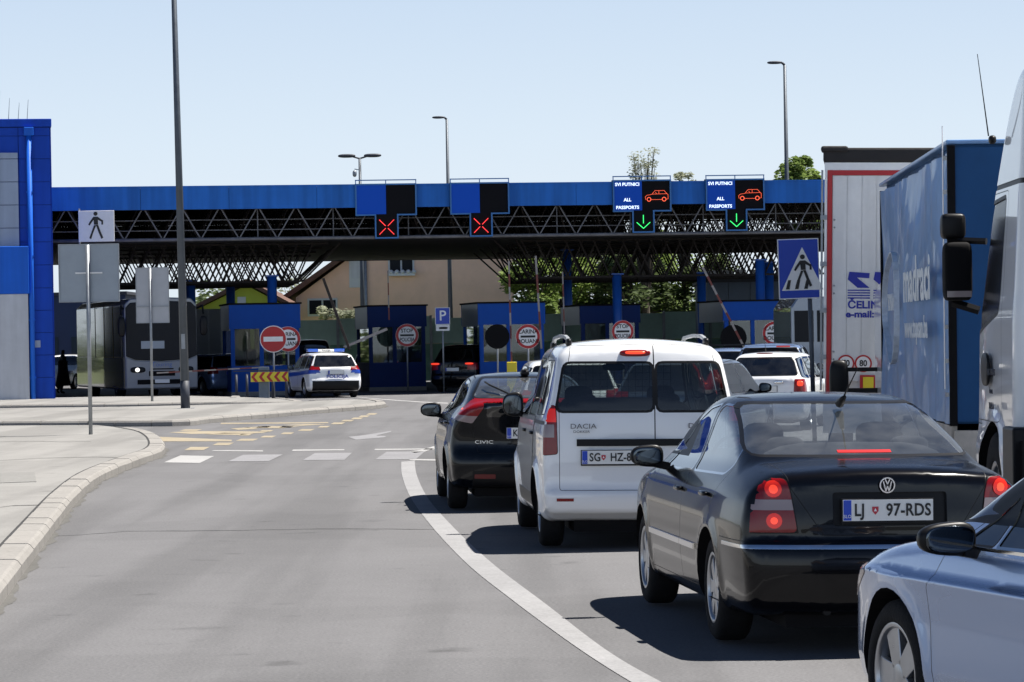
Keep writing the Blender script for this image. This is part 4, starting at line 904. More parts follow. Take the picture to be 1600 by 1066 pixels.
# ------------------------------------------------------------------ office building on the left
M['bldblue'] = mat('cobalt_cladding', (.010, .062, .43), .55, spec=.15, var=.06, scale=1)
M['bldblue2'] = mat('bright_blue_cladding', (.012, .12, .60), .5, spec=.2, var=.05, scale=1)
M['bldgrey'] = mat('grey_cladding', (.27, .33, .45), .4, var=.05, scale=1)
M['render'] = mat('pale_render', (.50, .52, .56), .7, var=.06, scale=2)
M['joint'] = mat('joint_line', (.004, .03, .22), .7)
for n_ in ('bldblue', 'bldblue2', 'bldgrey', 'render'): streaky(M[n_], .16)
def office():
    d = 103.0; s = F_PX / d; xr = P(84, 560, d).x; root = empty('office_building', 'cobalt blue clad office building with grey panels and a downpipe at the left edge', 'building', (xr, d, 0), R(9.5))
    def Z(py): return P(60, py, d).z
    def X(px): return P(px, 400, d).x - xr
    z1 = Z(185.5)
    b = MB(); b.bx(-14, 0, .25, 16, 0, z1); b.build('wall', M['joint'], root)
    # cladding cassettes with open joints
    b = MB(); zs = [0.05] + [Z(y) for y in (590, 555, 520, 485, 450, 414, 378, 356, 320, 284, 248, 212)] + [z1 - .28]
    cols = [-2.9, X(28) , 0.0]
    for za, zb in zip(zs, zs[1:]):
        for xa, xb in ((-1.02, -.01), (-2.0, -1.04)):
            b.bx(xa, xb, .19, .25, za + .008, zb - .008)
        if za >= Z(250): b.bx(-8, -2.02, .19, .25, za + .008, zb - .008)
        b.bx(.005, .04, .3, 15.9, za + .008, zb - .008)
    b.build('cladding_panel', M['bldblue'], root)
    b = MB()
    gz = [Z(385), Z(356), Z(320), Z(284), Z(248), Z(238)]
    for za, zb in zip(gz, gz[1:]): b.bx(-8, X(31), .08, .19, za + .01, zb - .01)
    b.build('grey_panel', M['bldgrey'], root)
    b = MB(); b.bx(-14, .06, .1, 16, z1 - .26, z1); b.build('parapet', M['bldblue'], root, bevel=.02)
    b = MB(); b.bx(-8, X(45), -.25, .19, Z(459), Z(385)); b.build('fascia_box', M['bldblue2'], root, bevel=.02)
    b = MB(); b.bx(-8, X(43), -.15, .19, .1, Z(459) - .01); b.build('render_wall', M['render'], root)
    b = MB(); b.bx(-8, X(43) + .02, -.19, .17, 0, .12); b.build('plinth', M['poledark'], root)
    b = MB(); b.bx(X(41), X(56), -.06, .19, Z(212), Z(199)); o = b.build('rain_hopper', M['bldblue2'], root, bevel=.02)
    b = MB(); b.tube((X(48.5), .06, 0.05), (X(48.5), .06, Z(212)), .085, n=12)
    for y in (300, 400, 500, 590): b.ring((X(48.5), .06, Z(y)), .085, .10, .04, 12, 'y') if 0 else b.bx(X(48.5) - .11, X(48.5) + .11, .0, .19, Z(y) - .02, Z(y) + .02)
    b.build('downpipe', M['bldblue2'], root)
    b = MB(); b.bx(-.62, -.42, .15, .19, Z(543), Z(532)); b.build('wall_box', M['bldgrey'], root)
    for px, h_ in ((3, 1.0), (18, .75), (33, .6), (47, .7)):
        a = MB(); a.tube((X(px), 1, z1), (X(px) + .05, 1, z1 + h_), .012, .006, 5); a.build('antenna', M['steel'], root)
office()
# ------------------------------------------------------------------ canopy over the lanes
TH = math.atan2(4.0, 26.4); M['cblue'] = mat('canopy_blue', (.022, .155, .54), .55, spec=.2, var=.10, scale=.6)
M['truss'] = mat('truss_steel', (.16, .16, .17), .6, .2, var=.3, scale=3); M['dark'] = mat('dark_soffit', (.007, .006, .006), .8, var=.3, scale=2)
M['rust'] = mat('rusty_steel', (.018, .013, .011), .8, var=.4, scale=4)
streaky(M['cblue'], .25)
def canopy():
    o = P(80, 330, 106.0); root = empty('border_canopy', 'long flat canopy with blue fascia and grey space frame spanning all the lanes', 'canopy', (o.x, o.y, 0), TH)
    Zt, Zf, Zb = 7.18, 6.43, 5.42; U0, U1, V1 = -6.0, 44.0, 31.0
    b = MB(); u = U0
    while u < U1: b.bx(u + .006, u + 3.0 - .006, -.06, 0, Zf, Zt); u += 3.0
    b.build('fascia', M['cblue'], root)
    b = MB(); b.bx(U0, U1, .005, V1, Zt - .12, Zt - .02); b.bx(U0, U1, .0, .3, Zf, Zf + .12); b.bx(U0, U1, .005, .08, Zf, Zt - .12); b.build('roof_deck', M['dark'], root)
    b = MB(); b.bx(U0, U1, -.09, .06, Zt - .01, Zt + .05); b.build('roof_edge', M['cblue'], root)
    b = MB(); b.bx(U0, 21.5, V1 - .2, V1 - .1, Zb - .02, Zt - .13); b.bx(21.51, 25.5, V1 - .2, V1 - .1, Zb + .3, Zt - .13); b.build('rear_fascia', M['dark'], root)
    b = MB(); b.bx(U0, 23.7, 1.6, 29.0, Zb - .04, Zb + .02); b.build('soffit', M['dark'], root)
    b = MB(); pu, pv = 1.30, 2.2; n = int((U1 - U0) / pu)
    b.tube((U0, .35, Zb), (U1, .35, Zb), .06, n=8)
    for i in range(n):
        ub = U0 + pu * (i + .5); ut = U0 + pu * i
        for q in (ut, ut + pu): b.tube((ub, .35, Zb), (q, .25, Zf + .1), .025, n=5, cap=False)
        if i % 2 == 0: b.tube((ut, .5, Zb), (ut, .5, Zf + .3), .022, n=5, cap=False)
    for z in (Zb + .33, Zb + .68): b.tube((U0, .9, z), (U1, .9, z), .02, n=5)
    b.build('front_truss', M['truss'], root)
    b = MB()
    for j in range(1, 13):
        v = pv * j; b.tube((U0, v, Zb + .03), (U1, v, Zb + .03), .04, n=4, cap=False); b.tube((U0, v + pv / 2, Zt - .3), (U1, v + pv / 2, Zt - .3), .035, n=4, cap=False)
        if j > 6 and j % 2: continue
        for i in range(n):
            ub = U0 + pu * (i + .5)
            for du in (-pu / 2, pu / 2): b.tube((ub, v, Zb + .03), (ub + du, v + pv / 2, Zt - .3), .025, n=3, cap=False); b.tube((ub, v, Zb + .03), (ub + du, v - pv / 2, Zt - .3), .025, n=3, cap=False)
    b.build('space_frame', M['rust'], root)
    # crossed lattice girders that carry the frame on the columns
    def UV(px, d): p = P(px, 420, d); q = p - o; return q.x * math.cos(TH) + q.y * math.sin(TH)
    for (pa, pb, dd, ext) in ((185, 470, 112, (0, 1)), (838, 1300, 113, (1, 0))):
        for k in range(4):
            v = 4 + k * 5.2; ua, ub = UV(pa, dd + k * 3), UV(pb, dd + k * 3); z0, z1 = 4.02 + .03 * k, Zb - .03; b = MB(); p = .52; m = int((ub - ua) / p)
            for i in range(m + 1):
                u = ua + i * p; sh = .62 + random.uniform(-.03, .03)
                for sg in (-1, 1):
                    uu0, uu1 = u, u + sg * sh
                    if ext[1]: lim = ub - .9 * 1.0
                    b.bar((uu0, v + .06 * sg, z0), (uu1, v + .06 * sg + .6 * (1 - 2 * (k % 2)) * 0, z1), .05, .05)
            b.bar((ua - .2, v, z0), (ub, v, z0), .09, .07); b.bar((ua - .6, v, z1 - .05), (ub + .9, v, z1 - .05), .08, .06)
            if ext[1]: b.bar((ub, v, z0), (ub + 1.4, v, z1), .06); b.bar((ub, v, z0), (ub - .9, v, z1), .05)
            if ext[0]: b.bar((ua - .2, v, z0), (ua - 1.6, v, z1), .06); b.bar((ua, v, z0), (ua - .9, v - .6, z1), .05)
            b.build('lattice_girder', M['rust'], root)
    M['colblue'] = mat('column_blue', (.01, .08, .36), .4, var=.1, scale=2)
    for px, d, zt in ((427, 110.5, 4.2), (362, 122, 4.2), (300, 116, 4.2), (889, 120, 5.2), (966, 113, 4.1), (1098, 118, 4.2), (1190, 112, 4.5), (1204, 116, 4.5), (700, 136, 5.3), (560, 137, 5.3)):
        if px in (560, 700): continue
        p = P(px, 560, d) - o; u, v = p.x * math.cos(TH) + p.y * math.sin(TH), -p.x * math.sin(TH) + p.y * math.cos(TH)
        c = MB(); c.tube((u, v, 0), (u, v, zt), .17, n=14); c.bx(u - .3, u + .3, v - .3, v + .3, 0, .04)
        c.bx(u - .22, u + .22, v - .22, v + .22, zt - .02, zt + .03)
        c.build('column', M['colblue'], root)
    return root
canopy()
def vpath(b, pts, r, n=6): b.path([Vector(p) for p in pts], r, n)
# lane signals hung on the canopy front
M['ledblue'] = mat('led_panel_blue', (.006, .045, .27), .6, spec=.1, emit=(.01, .10, .75), es=.14); M['ledblack'] = mat('led_panel_black', (.004, .004, .006), .7, spec=.15)
M['frameblue'] = mat('sign_frame_blue', (.03, .16, .42), .45)
M['ledred'] = mat('led_red', (.6, .02, .02), .5, emit=(1, .045, .05), es=1.3); M['ledgreen'] = mat('led_green', (.02, .6, .1), .5, emit=(.05, 1, .22), es=1.1); M['ledwhite'] = mat('led_white', (.7, .8, 1), .5, emit=(.75, .87, 1), es=1.0); M['ledorange'] = mat('led_orange', (.7, .1, .05), .5, emit=(1, .12, .05), es=1.0)
def lane_signal(x0, x1, y0, y1, lx0, lx1, ly1, kind, label):
    d = 105.9 + (x0 - 80) / 1200 * 4.0; s = F_PX / d; c = P((x0 + x1) / 2, (y0 + y1) / 2, d)
    root = empty('lane_signal', label, 'signal', (c.x, c.y, c.z), TH * .6, 'illuminated lane signals on the canopy front')
    W, Hh = (x1 - x0) / s / 2, (y1 - y0) / s / 2; lw = (lx1 - lx0) / s / 2; lc = ((lx0 + lx1) / 2 - (x0 + x1) / 2) / s; lz = -Hh - (ly1 - y1) / s
    b = MB(); b.bx(-W, W, 0, .30, -Hh, Hh); b.bx(lc - lw, lc + lw, 0, .28, lz, -Hh); b.build('housing', M['ledblack'], root)
    b = MB(); t = .05
    for (xa, xb, za, zb) in ((-W, W, Hh - t, Hh), (-W, -W + t, -Hh, Hh - t), (W - t, W, -Hh, Hh - t), (-W + t, lc - lw, -Hh, -Hh + t), (lc + lw, W - t, -Hh, -Hh + t), (lc - lw, lc - lw + t, lz, -Hh + t), (lc + lw - t, lc + lw, lz, -Hh + t), (lc - lw + t, lc + lw - t, lz, lz + t)): b.bx(xa, xb, -.06, .0 - .001, za, zb)
    b.bar((-W, -.02, Hh + .12), (W, -.02, Hh + .12), .035)
    for x in (-W + .02, 0, W - .02): b.bar((x, -.02, Hh), (x, -.02, Hh + .13), .03)
    b.build('frame', M['frameblue'], root)
    b = MB(); b.bx(-W + t, -.0, -.02, -.002, -Hh + t, Hh - t); b.build('text_panel', M['ledblue'], root)
    b = MB()
    if kind == 'x':
        zc = (-Hh + lz) / 2; r = lw * .62
        for sx in (-1, 1):
            for sz in (-1, 1): b.bar((lc + sx * r * .16, -.03, zc + sz * r * .16), (lc + sx * r, -.03, zc + sz * r), .075, .02)
        b.build('red_cross', M['ledred'], root)
    else:
        zc = (-Hh + lz) / 2 + .02; r = lw * .6
        b.bar((lc, -.03, zc + r), (lc, -.03, zc - r * .25), .05, .02); b.bar((lc - r, -.03, zc - r * .1), (lc, -.03, zc - r), .055, .02); b.bar((lc + r, -.03, zc - r * .1), (lc, -.03, zc - r), .055, .02); b.build('green_arrow', M['ledgreen'], root)
        for txt, z in (('SVI PUTNICI', Hh - .16), ('ALL', -.14), ('PASSPORTS', -Hh + .15)): text(txt, .155, M['ledwhite'], root, (-W / 2, -.024, z), name='lettering', bold=.004, sx=1.02 if len(txt) > 5 else 1)
        q = MB(); L = [(-.40, -.12), (-.42, -.02), (-.36, .03), (-.18, .06), (-.06, .19), (.28, .19), (.38, .08), (.42, .05), (.42, -.10), (.34, -.12)]; cx = W / 2
        for a, c_ in zip(L, L[1:]): q.bar((cx + a[0] * .95, -.03, a[1] - .02), (cx + c_[0] * .95, -.03, c_[1] - .02), .022, .01)
        q.bar((cx - .2, -.03, -.14), (cx + .18, -.03, -.14), .022, .01); q.bar((cx - .15, -.03, .05), (cx + .36, -.03, .06), .015, .01); q.bar((cx + .08, -.03, .17), (cx + .08, -.03, .05), .015, .01); q.bar((cx + .0, -.03, .05), (cx - .04, -.03, .12), .012, .01)
        for x in (-.27, .26): q.ring((cx + x, -.03, -.13), .055, .078, .01, 16)
        q.build('car_symbol', M['ledorange'], root)
lane_signal(555, 651, 287, 337, 585, 622, 373, 'x', 'lane signal with blank blue panel and red cross, the one nearer the left')
lane_signal(703, 796, 285, 335, 733, 769, 370, 'x', 'lane signal with blank blue panel and red cross, beside the tall curved lamp post')
lane_signal(957, 1049, 281, 331, 987, 1022, 364, 'a', 'lane signal with green arrow and bright orange car symbol, below the pale treetop')
lane_signal(1102, 1195, 279.5, 329, 1133, 1167, 361, 'a', 'lane signal with green arrow and all passports text, rightmost one on the canopy')
# walking figure sign
def man(b, cx, cz, s, y0=-.01, y1=.0, boxy=True):
    """walking figure in (x,z), s = height"""
    k = s / 100
    def q(pts): b.prism([(cx + x * k, cz + z * k) for x, z in pts], y0, y1)
    n = 14; q([(0 + 7.5 * math.cos(2 * math.pi * i / n), 42 + 7.5 * math.sin(2 * math.pi * i / n)) for i in range(n)])
    q([(-8, 31), (8, 31), (9, 2), (-6, 2)]); q([(-8, 31), (-22, 12), (-27, 2), (-22, -1), (-14, 11), (-6, 21)]); q([(8, 31), (22, 20), (27, 18), (27, 2), (21, 2), (21, 13), (8, 20)])
    q([(-6, 0), (2, 0), (-9, -26), (-17, -50), (-24, -47), (-14, -20)]); q([(1, 1), (9, 1), (18, -24), (27, -46), (20, -50), (10, -26)])
def walk_sign():
    d = 105.2; c = P(150.5, 353.5, d); root = empty('pedestrian_sign', 'square white sign with black walking figure hung on the canopy truss', 'sign', (c.x, c.y, c.z), 0)
    h = .60; b = MB(); b.bx(-h, h, 0, .05, -.52, .52); b.build('sign_board', M['white'], root, bevel=.01)
    b = MB(); b.bx(-h, h, .06, .09, -.50, -.46); b.bx(-h, h, .06, .09, .46, .5); b.bx(-.6, -.56, .05, .2, -.6, .6); b.build('bracket', M['steel'], root)
    b = MB(); man(b, -.02, .03, .92, -.012, -.003); b.build('walking_figure', M['ink'], root)
walk_sign()
# ------------------------------------------------------------------ booths
M['boothblue'] = mat('booth_blue', (.007, .072, .36), .6, spec=.2, var=.08, scale=2); M['boothdark'] = mat('booth_blue_shaded', (.005, .025, .13), .6, spec=.2, var=.1, scale=2)  # second tone: same booth blue with the canopy's shade put into the colour
M['boothgrey'] = mat('booth_grey_panel', (.12, .15, .19), .35, .4, var=.2, scale=2)
def booth(pl, pm, pr, yt, d, m, label, D=3.8):
    s = F_PX / d; a = P(pm, 560, d); W = (pr - pm) / s / math.cos(TH); zt = P(pm, yt, d).z
    root = empty('control_booth', label, 'booth', (a.x, a.y, 0), TH + R(1), 'passport booths under the canopy')
    b = MB(); b.bx(-.02, W + .02, -.02, D, .0, .15); b.build('base', M['kerb'], root)
    b = MB(); b.bx(0, W, 0, .08, .15, 1.05); b.bx(0, W, D - .08, D, .15, 1.05); b.bx(W - .08, W, .08, D - .08, .15, 1.05); b.bx(0, .08, .08, D - .08, .15, 1.05); b.build('lower_panel', m, root)
    b = MB(); b.bx(-.05, W + .05, -.05, .06, 2.35, zt - .06); b.bx(-.05, W + .05, D - .06, D + .05, 2.35, zt - .06); b.bx(W - .06, W + .05, .06, D - .06, 2.35, zt - .06); b.build('upper_fascia', m, root)
    b = MB(); b.bx(-.05, .05, .06, D - .06, 2.30, zt - .06); b.build('side_fascia', M['boothgrey'], root)
    b = MB(); b.bx(-.1, W + .1, -.1, D + .1, zt - .06, zt); b.bx(.04, W - .04, .07, D - .07, 2.5, 2.54); b.build('roof', M['matt'], root)
    for x, y in ((.0, 0), (W - .14, 0), (0, D - .14), (W - .14, D - .14), (W * .42, 0)):
        b = MB(); b.bx(x + .003, x + .14, y + .003, y + .137, 1.05, 2.35); b.build('corner_post', m, root)
    for (xa, xb) in ((.14, W * .42), (W * .42 + .14, W - .14)):
        b = MB(); b.bx(xa, xb, .05, .06, 1.05, 2.35); b.build('window', M['boothglass'], root)
        b = MB(); b.bx(xa, xb, D - .06, D - .05, 1.05, 2.35); b.build('window', M['boothglass'], root)
    b = MB(); b.bx(.06, .07, .14, D - .14, 1.05, 2.3); b.build('window', M['boothglass'], root)
    b = MB(); b.bx(W - .07, W - .06, .14, D - .14, 1.05, 2.3); b.build('window', M['boothglass'], root)
    b = MB(); b.bx(.2, W - .2, .5, 1.1, .98, 1.03); b.bx(W * .6, W * .6 + .4, .6, .65, 1.05, 1.4); b.bx(W * .3, W * .3 + .35, .7, .75, 1.05, 1.35); b.build('desk', M['matt'], root)
    b = MB(); b.blob((W * .35, 1.6, 1.25), (.25, .1, .4), 3); b.build('chair', M['matt'], root)
booth(340, 361, 467, 474, 109.5, M['boothblue'], 'blue control booth behind the red no entry sign')
booth(555, 577, 665, 477, 115, M['boothdark'], 'darkest control booth, blue in deep shade, standing right of the police car')
booth(725, 750, 851, 472, 110, M['boothblue'], 'blue control booth behind the round customs sign, next to the black sport utility car')
booth(884, 909, 1000, 476, 114, M['boothdark'], 'shaded blue control booth behind the roof of the white van')
booth(1095, 1133, 1232, 469, 111, M['boothblue'], 'blue control booth beside the pair of columns, left of the zebra crossing sign')
# ------------------------------------------------------------------ signs
M['signred'] = mat('sign_red', (.42, .008, .012), .4); M['signblue'] = mat('sign_blue', (.008, .05, .42), .4); M['signyellow'] = mat('sign_yellow', (.75, .60, .02), .4)
def post_sign(name, px, py, d, label, builder, group=None, pr=.03, top=None, rz=0):
    c = P(px, py, d); root = empty(name, label, 'sign', (c.x, c.y, 0), rz, group)
    b = MB(); b.tube((0, .04, 0), (0, .04, (c.z + .3) if top is None else top), pr, n=10); b.build('post', M['steel'], root)
    builder(root, c.z); return root
def round_sign(lines, r=.44, noentry=False, back=False):
    def f(root, z):
        b = MB(); b.disc((0, .0, z), r, th=.02)
        bo = b.build('sign_disc', M['matt'] if back else M['white'], root)
        if back: return
        if noentry:
            b = MB(); b.disc((0, -.013, z), r * .94, th=.004); b.build('red_face', M['signred'], root)
            b = MB(); b.bx(-r * .72, r * .72, -.02, -.0155, z - r * .18, z + r * .18); b.build('white_bar', M['white'], root)
        else:
            b = MB(); b.ring((0, -.013, z), r * .76, r * .98, .006); b.build('red_rim', M['signred'], root)
            b = MB(); b.bx(-r * .6, r * .6, -.018, -.012, z - .035, z + .035); b.build('black_bar', M['ink'], root)
            for t, dz in lines: text(t, .19, M['ink'], root, (0, -.014, z + dz), name='lettering', sx=min(.95, .95 * 6 / len(t)), bold=.004)
    return f
post_sign('no_entry_sign', 427, 530, 104.5, 'red no entry sign with a white bar, left of the police car', round_sign(None, .45, True))
post_sign('stop_sign', 450, 530, 107.2, 'red rimmed round sign half hidden behind the no entry sign', round_sign([('CARINA', .16), ('DOUANE', -.16)], .43))
post_sign('stop_sign', 636, 524, 112.5, 'round police stop sign before the darkest booth', round_sign([('STOP', .16), ('POLICIJA', -.16)], .41), 'round stop signs before the booths')
post_sign('stop_sign', 825, 526, 105, 'brightest round customs sign, right of the parking sign', round_sign([('CARINA', .16), ('DOUANE', -.16)], .41), 'round stop signs before the booths')
post_sign('stop_sign', 973, 518, 108, 'round stop sign half hidden by the roof of the white van', round_sign([('STOP', .17), ('POLICIJA', -.16)], .38), 'round stop signs before the booths')
post_sign('stop_sign', 1210, 521, 105, 'round customs sign above the roof of the silver sport utility car', round_sign([('CARINA', .16), ('DOUANE', -.16)], .40), 'round stop signs before the booths')
post_sign('sign_seen_from_behind', 777, 526, 106.5, 'dark back of a round sign beside the brightest customs sign', round_sign(None, .42, back=True))
post_sign('sign_seen_from_behind', 1146, 528, 109, 'dark back of a round sign behind the slanted barrier arm', round_sign(None, .46, back=True))
def parking(root, z):
    b = MB(); b.bx(-.26, .26, -.01, .01, z - .3, z + .3); b.build('sign_board', M['white'], root)
    b = MB(); b.bx(-.24, .24, -.016, -.0105, z - .28, z + .28); b.build('blue_face', M['signblue'], root)
    text('P', .5, M['whiteink'], root, (0, -.019, z), name='lettering', bold=.005)
    b = MB(); b.bx(-.24, .24, -.01, .01, z - .52, z - .31); b.build('lower_plate', M['white'], root)
    b = MB(); b.blob((.02, -.015, z - .42), (.15, .008, .04), 3); b.build('car_symbol', M['ink'], root)
post_sign('parking_sign', 691.5, 494, 110, 'blue parking sign with white lower plate above the black sport utility car', parking)
def backplate(w0, w1, ha, hb, m, split=None, bar=None):
    def f(root, z):
        b = MB(); b.bx(w0, w1, -.03, 0, z - ha, z + hb); b.build('sign_back', m, root, bevel=.012)
        b = MB()
        for x in (w0, w1 - .03): b.bx(x, x + .03, .0 - .05, -.031, z - ha, z + hb)
        for q in (z - ha, z + hb - .03): b.bx(w0 + .03, w1 - .03, -.05, -.031, q, q + .03)
        b.build('rim', M['steel'], root)
        b = MB(); hh = bar if bar is not None else z
        b.bx(-.27, .27, -.06, -.035, hh - .018, hh + .018); b.tube((0, -.075, hh - .05), (0, -.075, hh + .05), .05, n=10); b.build('clamp', M['steel'], root)
    return f
M['signback'] = mat('grey_sign_back', (.30, .34, .38), .5, .2, var=.08, scale=2); M['signback2'] = mat('pale_sign_back', (.42, .43, .45), .5, .1, var=.08, scale=2)
def back_sign(px, ptop, pbot, xl, xr, yb, label, m, split=None):
    g = G(px, yb); d = g.y; s = F_PX / d; root = empty('sign_seen_from_behind', label, 'sign', (g.x, g.y, .13 if yb > 640 else 0)); z0 = root.location.z
    zt, zb = P(px, ptop, d).z - z0, P(px, pbot, d).z - z0; pm = px - 2 - (yb - ptop) * .018
    x0, x1 = (xl - pm) / s, (xr - pm) / s
    b = MB(); b.tube((0, 0, 0), (0, 0, zt - .02), .038, n=12); b.build('post', M['steel'], root)
    pls = [(zb, zt)] if split is None else [(zb, P(px, split, d).z - z0 - .01), (P(px, split, d).z - z0 + .01, zt)]
    for a, c in pls: b = MB(); b.bx(x0, x1, .05, .075, a, c); b.build('sign_plate', m, root, bevel=.01)
    b = MB()
    for x in (x0, x1 - .02): b.bx(x, x + .02, .035, .049, zb, zt)
    for z in (zb, zt - .02): b.bx(x0 + .02, x1 - .02, .035, .049, z, z + .02)
    b.build('rim', M['steel'], root)
    b = MB(); zm = (zb + zt) / 2 if split is None else P(px, split, d).z - z0; hw = .26 if split is None else (x1 - x0) / 2
    b.bx((x0 + x1) / 2 - hw, (x0 + x1) / 2 + hw, .02, .034, zm - .015, zm + .015); b.build('clamp', M['white'] if split is None else M['steel'], root)
back_sign(142, 381, 472, 88, 183, 690, 'large grey back of a square sign on a post, nearest to the camera', M['signback'])
back_sign(238, 418, 505, 209, 261, 634, 'two pale sign backs on one post before the coach', M['signback2'], 479)
def zebra_sign():
    d = 48.0; c = P(1253, 420, d); s = F_PX / d; root = empty('zebra_crossing_sign', 'large blue sign with walking figure on white triangle beside the red rimmed trailer', 'sign', (c.x, c.y, 0))
    h = .315; z = c.z; xo = 0
    b = MB(); b.tube((.16, .06, 0), (.16, .06, z + .3), .035, n=10); b.build('post', M['pole'], root)
    for zz in (1.0, 1.2, 1.4, 1.6, 1.8, 2.0): pass
    q = MB(); q.bx(-h, h, -.01, .01, z - .46, z + .46); o = q.build('sign_board', M['white'], root)
    q = MB(); q.bx(-h + .015, h - .015, -.016, -.0105, z - .445, z + .445); q.build('blue_face', M['signblue'], root)
    q = MB(); q.prism([(-.27, z - .33), (.37, z - .33), (.06, z + .33)], -.021, -.0165); q.build('white_triangle', M['white'], root)
    q = MB(); man(q, .06, z - .03, .50, -.030, -.0225)
    for x in (-.21, -.07, .07): q.prism([(x, z - .31), (x + .055, z - .31), (x + .085, z - .17), (x + .04, z - .17)], -.0305 + .001, -.022)
    q.build('walking_figure', M['ink'], root)
    root.rotation_euler = (0, R(-1.0), 0)
zebra_sign()
def chevron_board():
    d = 103.5; c = P(421, 589, d); root = empty('chevron_board', 'low yellow and red chevron board beneath the red no entry sign', 'sign', (c.x, c.y, 0))
    z = c.z; b = MB(); b.bx(-.62, .62, 0, .03, z - .16, z + .16); b.build('sign_board', M['signyellow'], root)
    for i in range(5):
        x = -.60 + i * .25; b = MB(); b.prism([(x, z), (x + .12, z + .155), (x + .22, z + .155), (x + .10, z), (x + .22, z - .155), (x + .12, z - .155)], -.008, -.001); b.build('chevron', M['signred'], root)
    for x in (-1.1, -.75, .1, .55): b = MB(); b.tube((x, .06, 0), (x, .06, z + .1), .045); b.build('post', M['poledark'], root)
    b = MB(); b.bar((-1.2, .05, z + .2), (1.0, .05, z + .22), .03); b.build('rail', M['poledark'], root)
chevron_board()
# ------------------------------------------------------------------ barriers
M['barred'] = mat('barrier_red', (.16, .035, .025), .5, var=.2, scale=5); M['barwhite'] = mat('barrier_white', (.30, .27, .25), .5, var=.15, scale=5)
def barrier(x0, y0, x1, y1, d, label, cab=True, n=8, th=.045, dark=False):
    a, c = P(x0, y0, d), P(x1, y1, d); root = empty('barrier_arm', label, 'barrier', (c.x, c.y, 0)); a = a - Vector((c.x, c.y, 0)); c = c - Vector((c.x, c.y, 0))
    for i in range(n):
        b = MB(); p, q = a.lerp(c, i / n), a.lerp(c, (i + 1) / n); b.bar(p, q, th, th); b.build('arm_section', (M['barred'] if i % 2 else M['barwhite']) if not dark else M['rust'], root)
    if cab:
        b = MB(); b.bx(-.17, .17, -.12, .25, 0, 1.05); b.build('motor_cabinet', M['signyellow'] if cab == 'y' else M['boothgrey'], root, bevel=.02)
        b = MB(); b.bar(c, (0, .02, .95), .1); b.build('arm_pivot', M['matt'], root)
barrier(245, 583, 412, 574, 104.2, 'lowered red and white barrier arm in front of the coach', 'g', 9)
barrier(505, 435, 546, 546, 106, 'dark slanted barrier arm raised above the police car', None, 1, .09, True)
barrier(606, 423, 608, 500, 112, 'upright red barrier arm on top of the darkest booth', None, 4)
barrier(795, 408, 800, 590, 107, 'upright rust striped barrier arm before the round customs sign booth', 'y', 9, .06)
barrier(837, 400, 846, 545, 109, 'thin upright barrier arm right of the brightest customs sign', None, 5, .07)
barrier(879, 425, 882, 522, 111, 'thin upright barrier arm left of the shaded blue booth behind the white van', None, 5, .05)
barrier(1098, 418, 1164, 545, 106, 'long slanted rusty striped barrier arm above the dark grey hatchback', 'g', 9, .07)
barrier(1233, 462, 1232, 545, 107, 'short upright barrier arm next to the zebra crossing sign', 'g', 5, .06)
barrier(605, 514, 537, 543, 107.5, 'grey half raised barrier arm over the police car', 'g', 1, .09)
# ------------------------------------------------------------------ lamp posts
def big_pole():
    g = G(290, 646); d = g.y; s = F_PX / d; root = empty('lamp_post', 'tall grey octagonal lamp post with dark foot, standing before the coach', 'lamp post', (g.x, g.y, .12))
    b = MB(); b.tube((0, 0, .0), (0, 0, .75), .125, .122, 8); b.build('dark_foot', M['poledark'], root)
    b = MB(); b.tube((0, 0, .75), (0, 0, 14.5), .118, .055, 8); b.build('shaft', M['pole'], root)
    b = MB(); b.tube((0, 0, 14.5), (.9, 0, 14.7), .04); b.blob((1.2, 0, 14.7), (.35, .12, .06), 3); b.build('lamp_head', M['pole'], root)
    b = MB(); b.bx(-.05, .05, -.13, -.11, 1.6, 2.0); b.build('service_door', M['steel'], root); b = MB(); b.bx(-.25, .25, -.25, .25, -.01, .02); b.build('base_plate', M['steel'], root)
    root.rotation_euler = (0, R(-.6), 0)
big_pole()
def lamp(px, py_top, py_low, d, label, kind, lean=0):
    t = P(px, py_top, d); lo_ = P(px + 8, py_low, d); root = empty('lamp_post', label, 'lamp post', (P(px + (py_low - py_top) * .02, py_low, d).x, d, 0)); H_ = t.z
    dx = t.x - root.location.x
    b = MB(); b.tube((0, 0, 0), (dx, 0, H_), .13, .06, 8); b.build('shaft', M['pole'], root)
    if kind == 'double':
        for s_ in (-1, 1):
            b = MB(); b.tube((dx, 0, H_), (dx + s_ * .4, 0, H_ + .12), .04); b.blob((dx + s_ * .62, 0, H_ + .14), (.42, .16, .09), 2.6); b.build('lamp_head', M['poledark'], root)
        b = MB(); b.bar((dx, -.05, H_ - .55), (dx - .25, -.1, H_ - .5), .04); b.blob((dx - .25, -.1, H_ - .72), (.1, .1, .16), 2.4); b.build('camera', M['steel'], root)
    else:
        s_ = -1; b = MB(); b.tube((dx, 0, H_), (dx + s_ * .1, 0, H_ + .10), .05); b.tube((dx + s_ * .1, 0, H_ + .1), (dx + s_ * .3, 0, H_ + .12), .045); b.blob((dx + s_ * .40, 0, H_ + .11), (.30, .13, .06), 2.6); b.build('lamp_head', M['poledark'], root)
lamp(562, 248, 480, 150, 'lamp post with two heads and a hanging camera above the canopy left half', 'double')
lamp(698, 187, 510, 150, 'slender lamp post rising above the canopy beside the second red cross signal', 'single')
lamp(1226, 102, 420, 125, 'tallest slender lamp post above the canopy right half, left of the trailers', 'single')
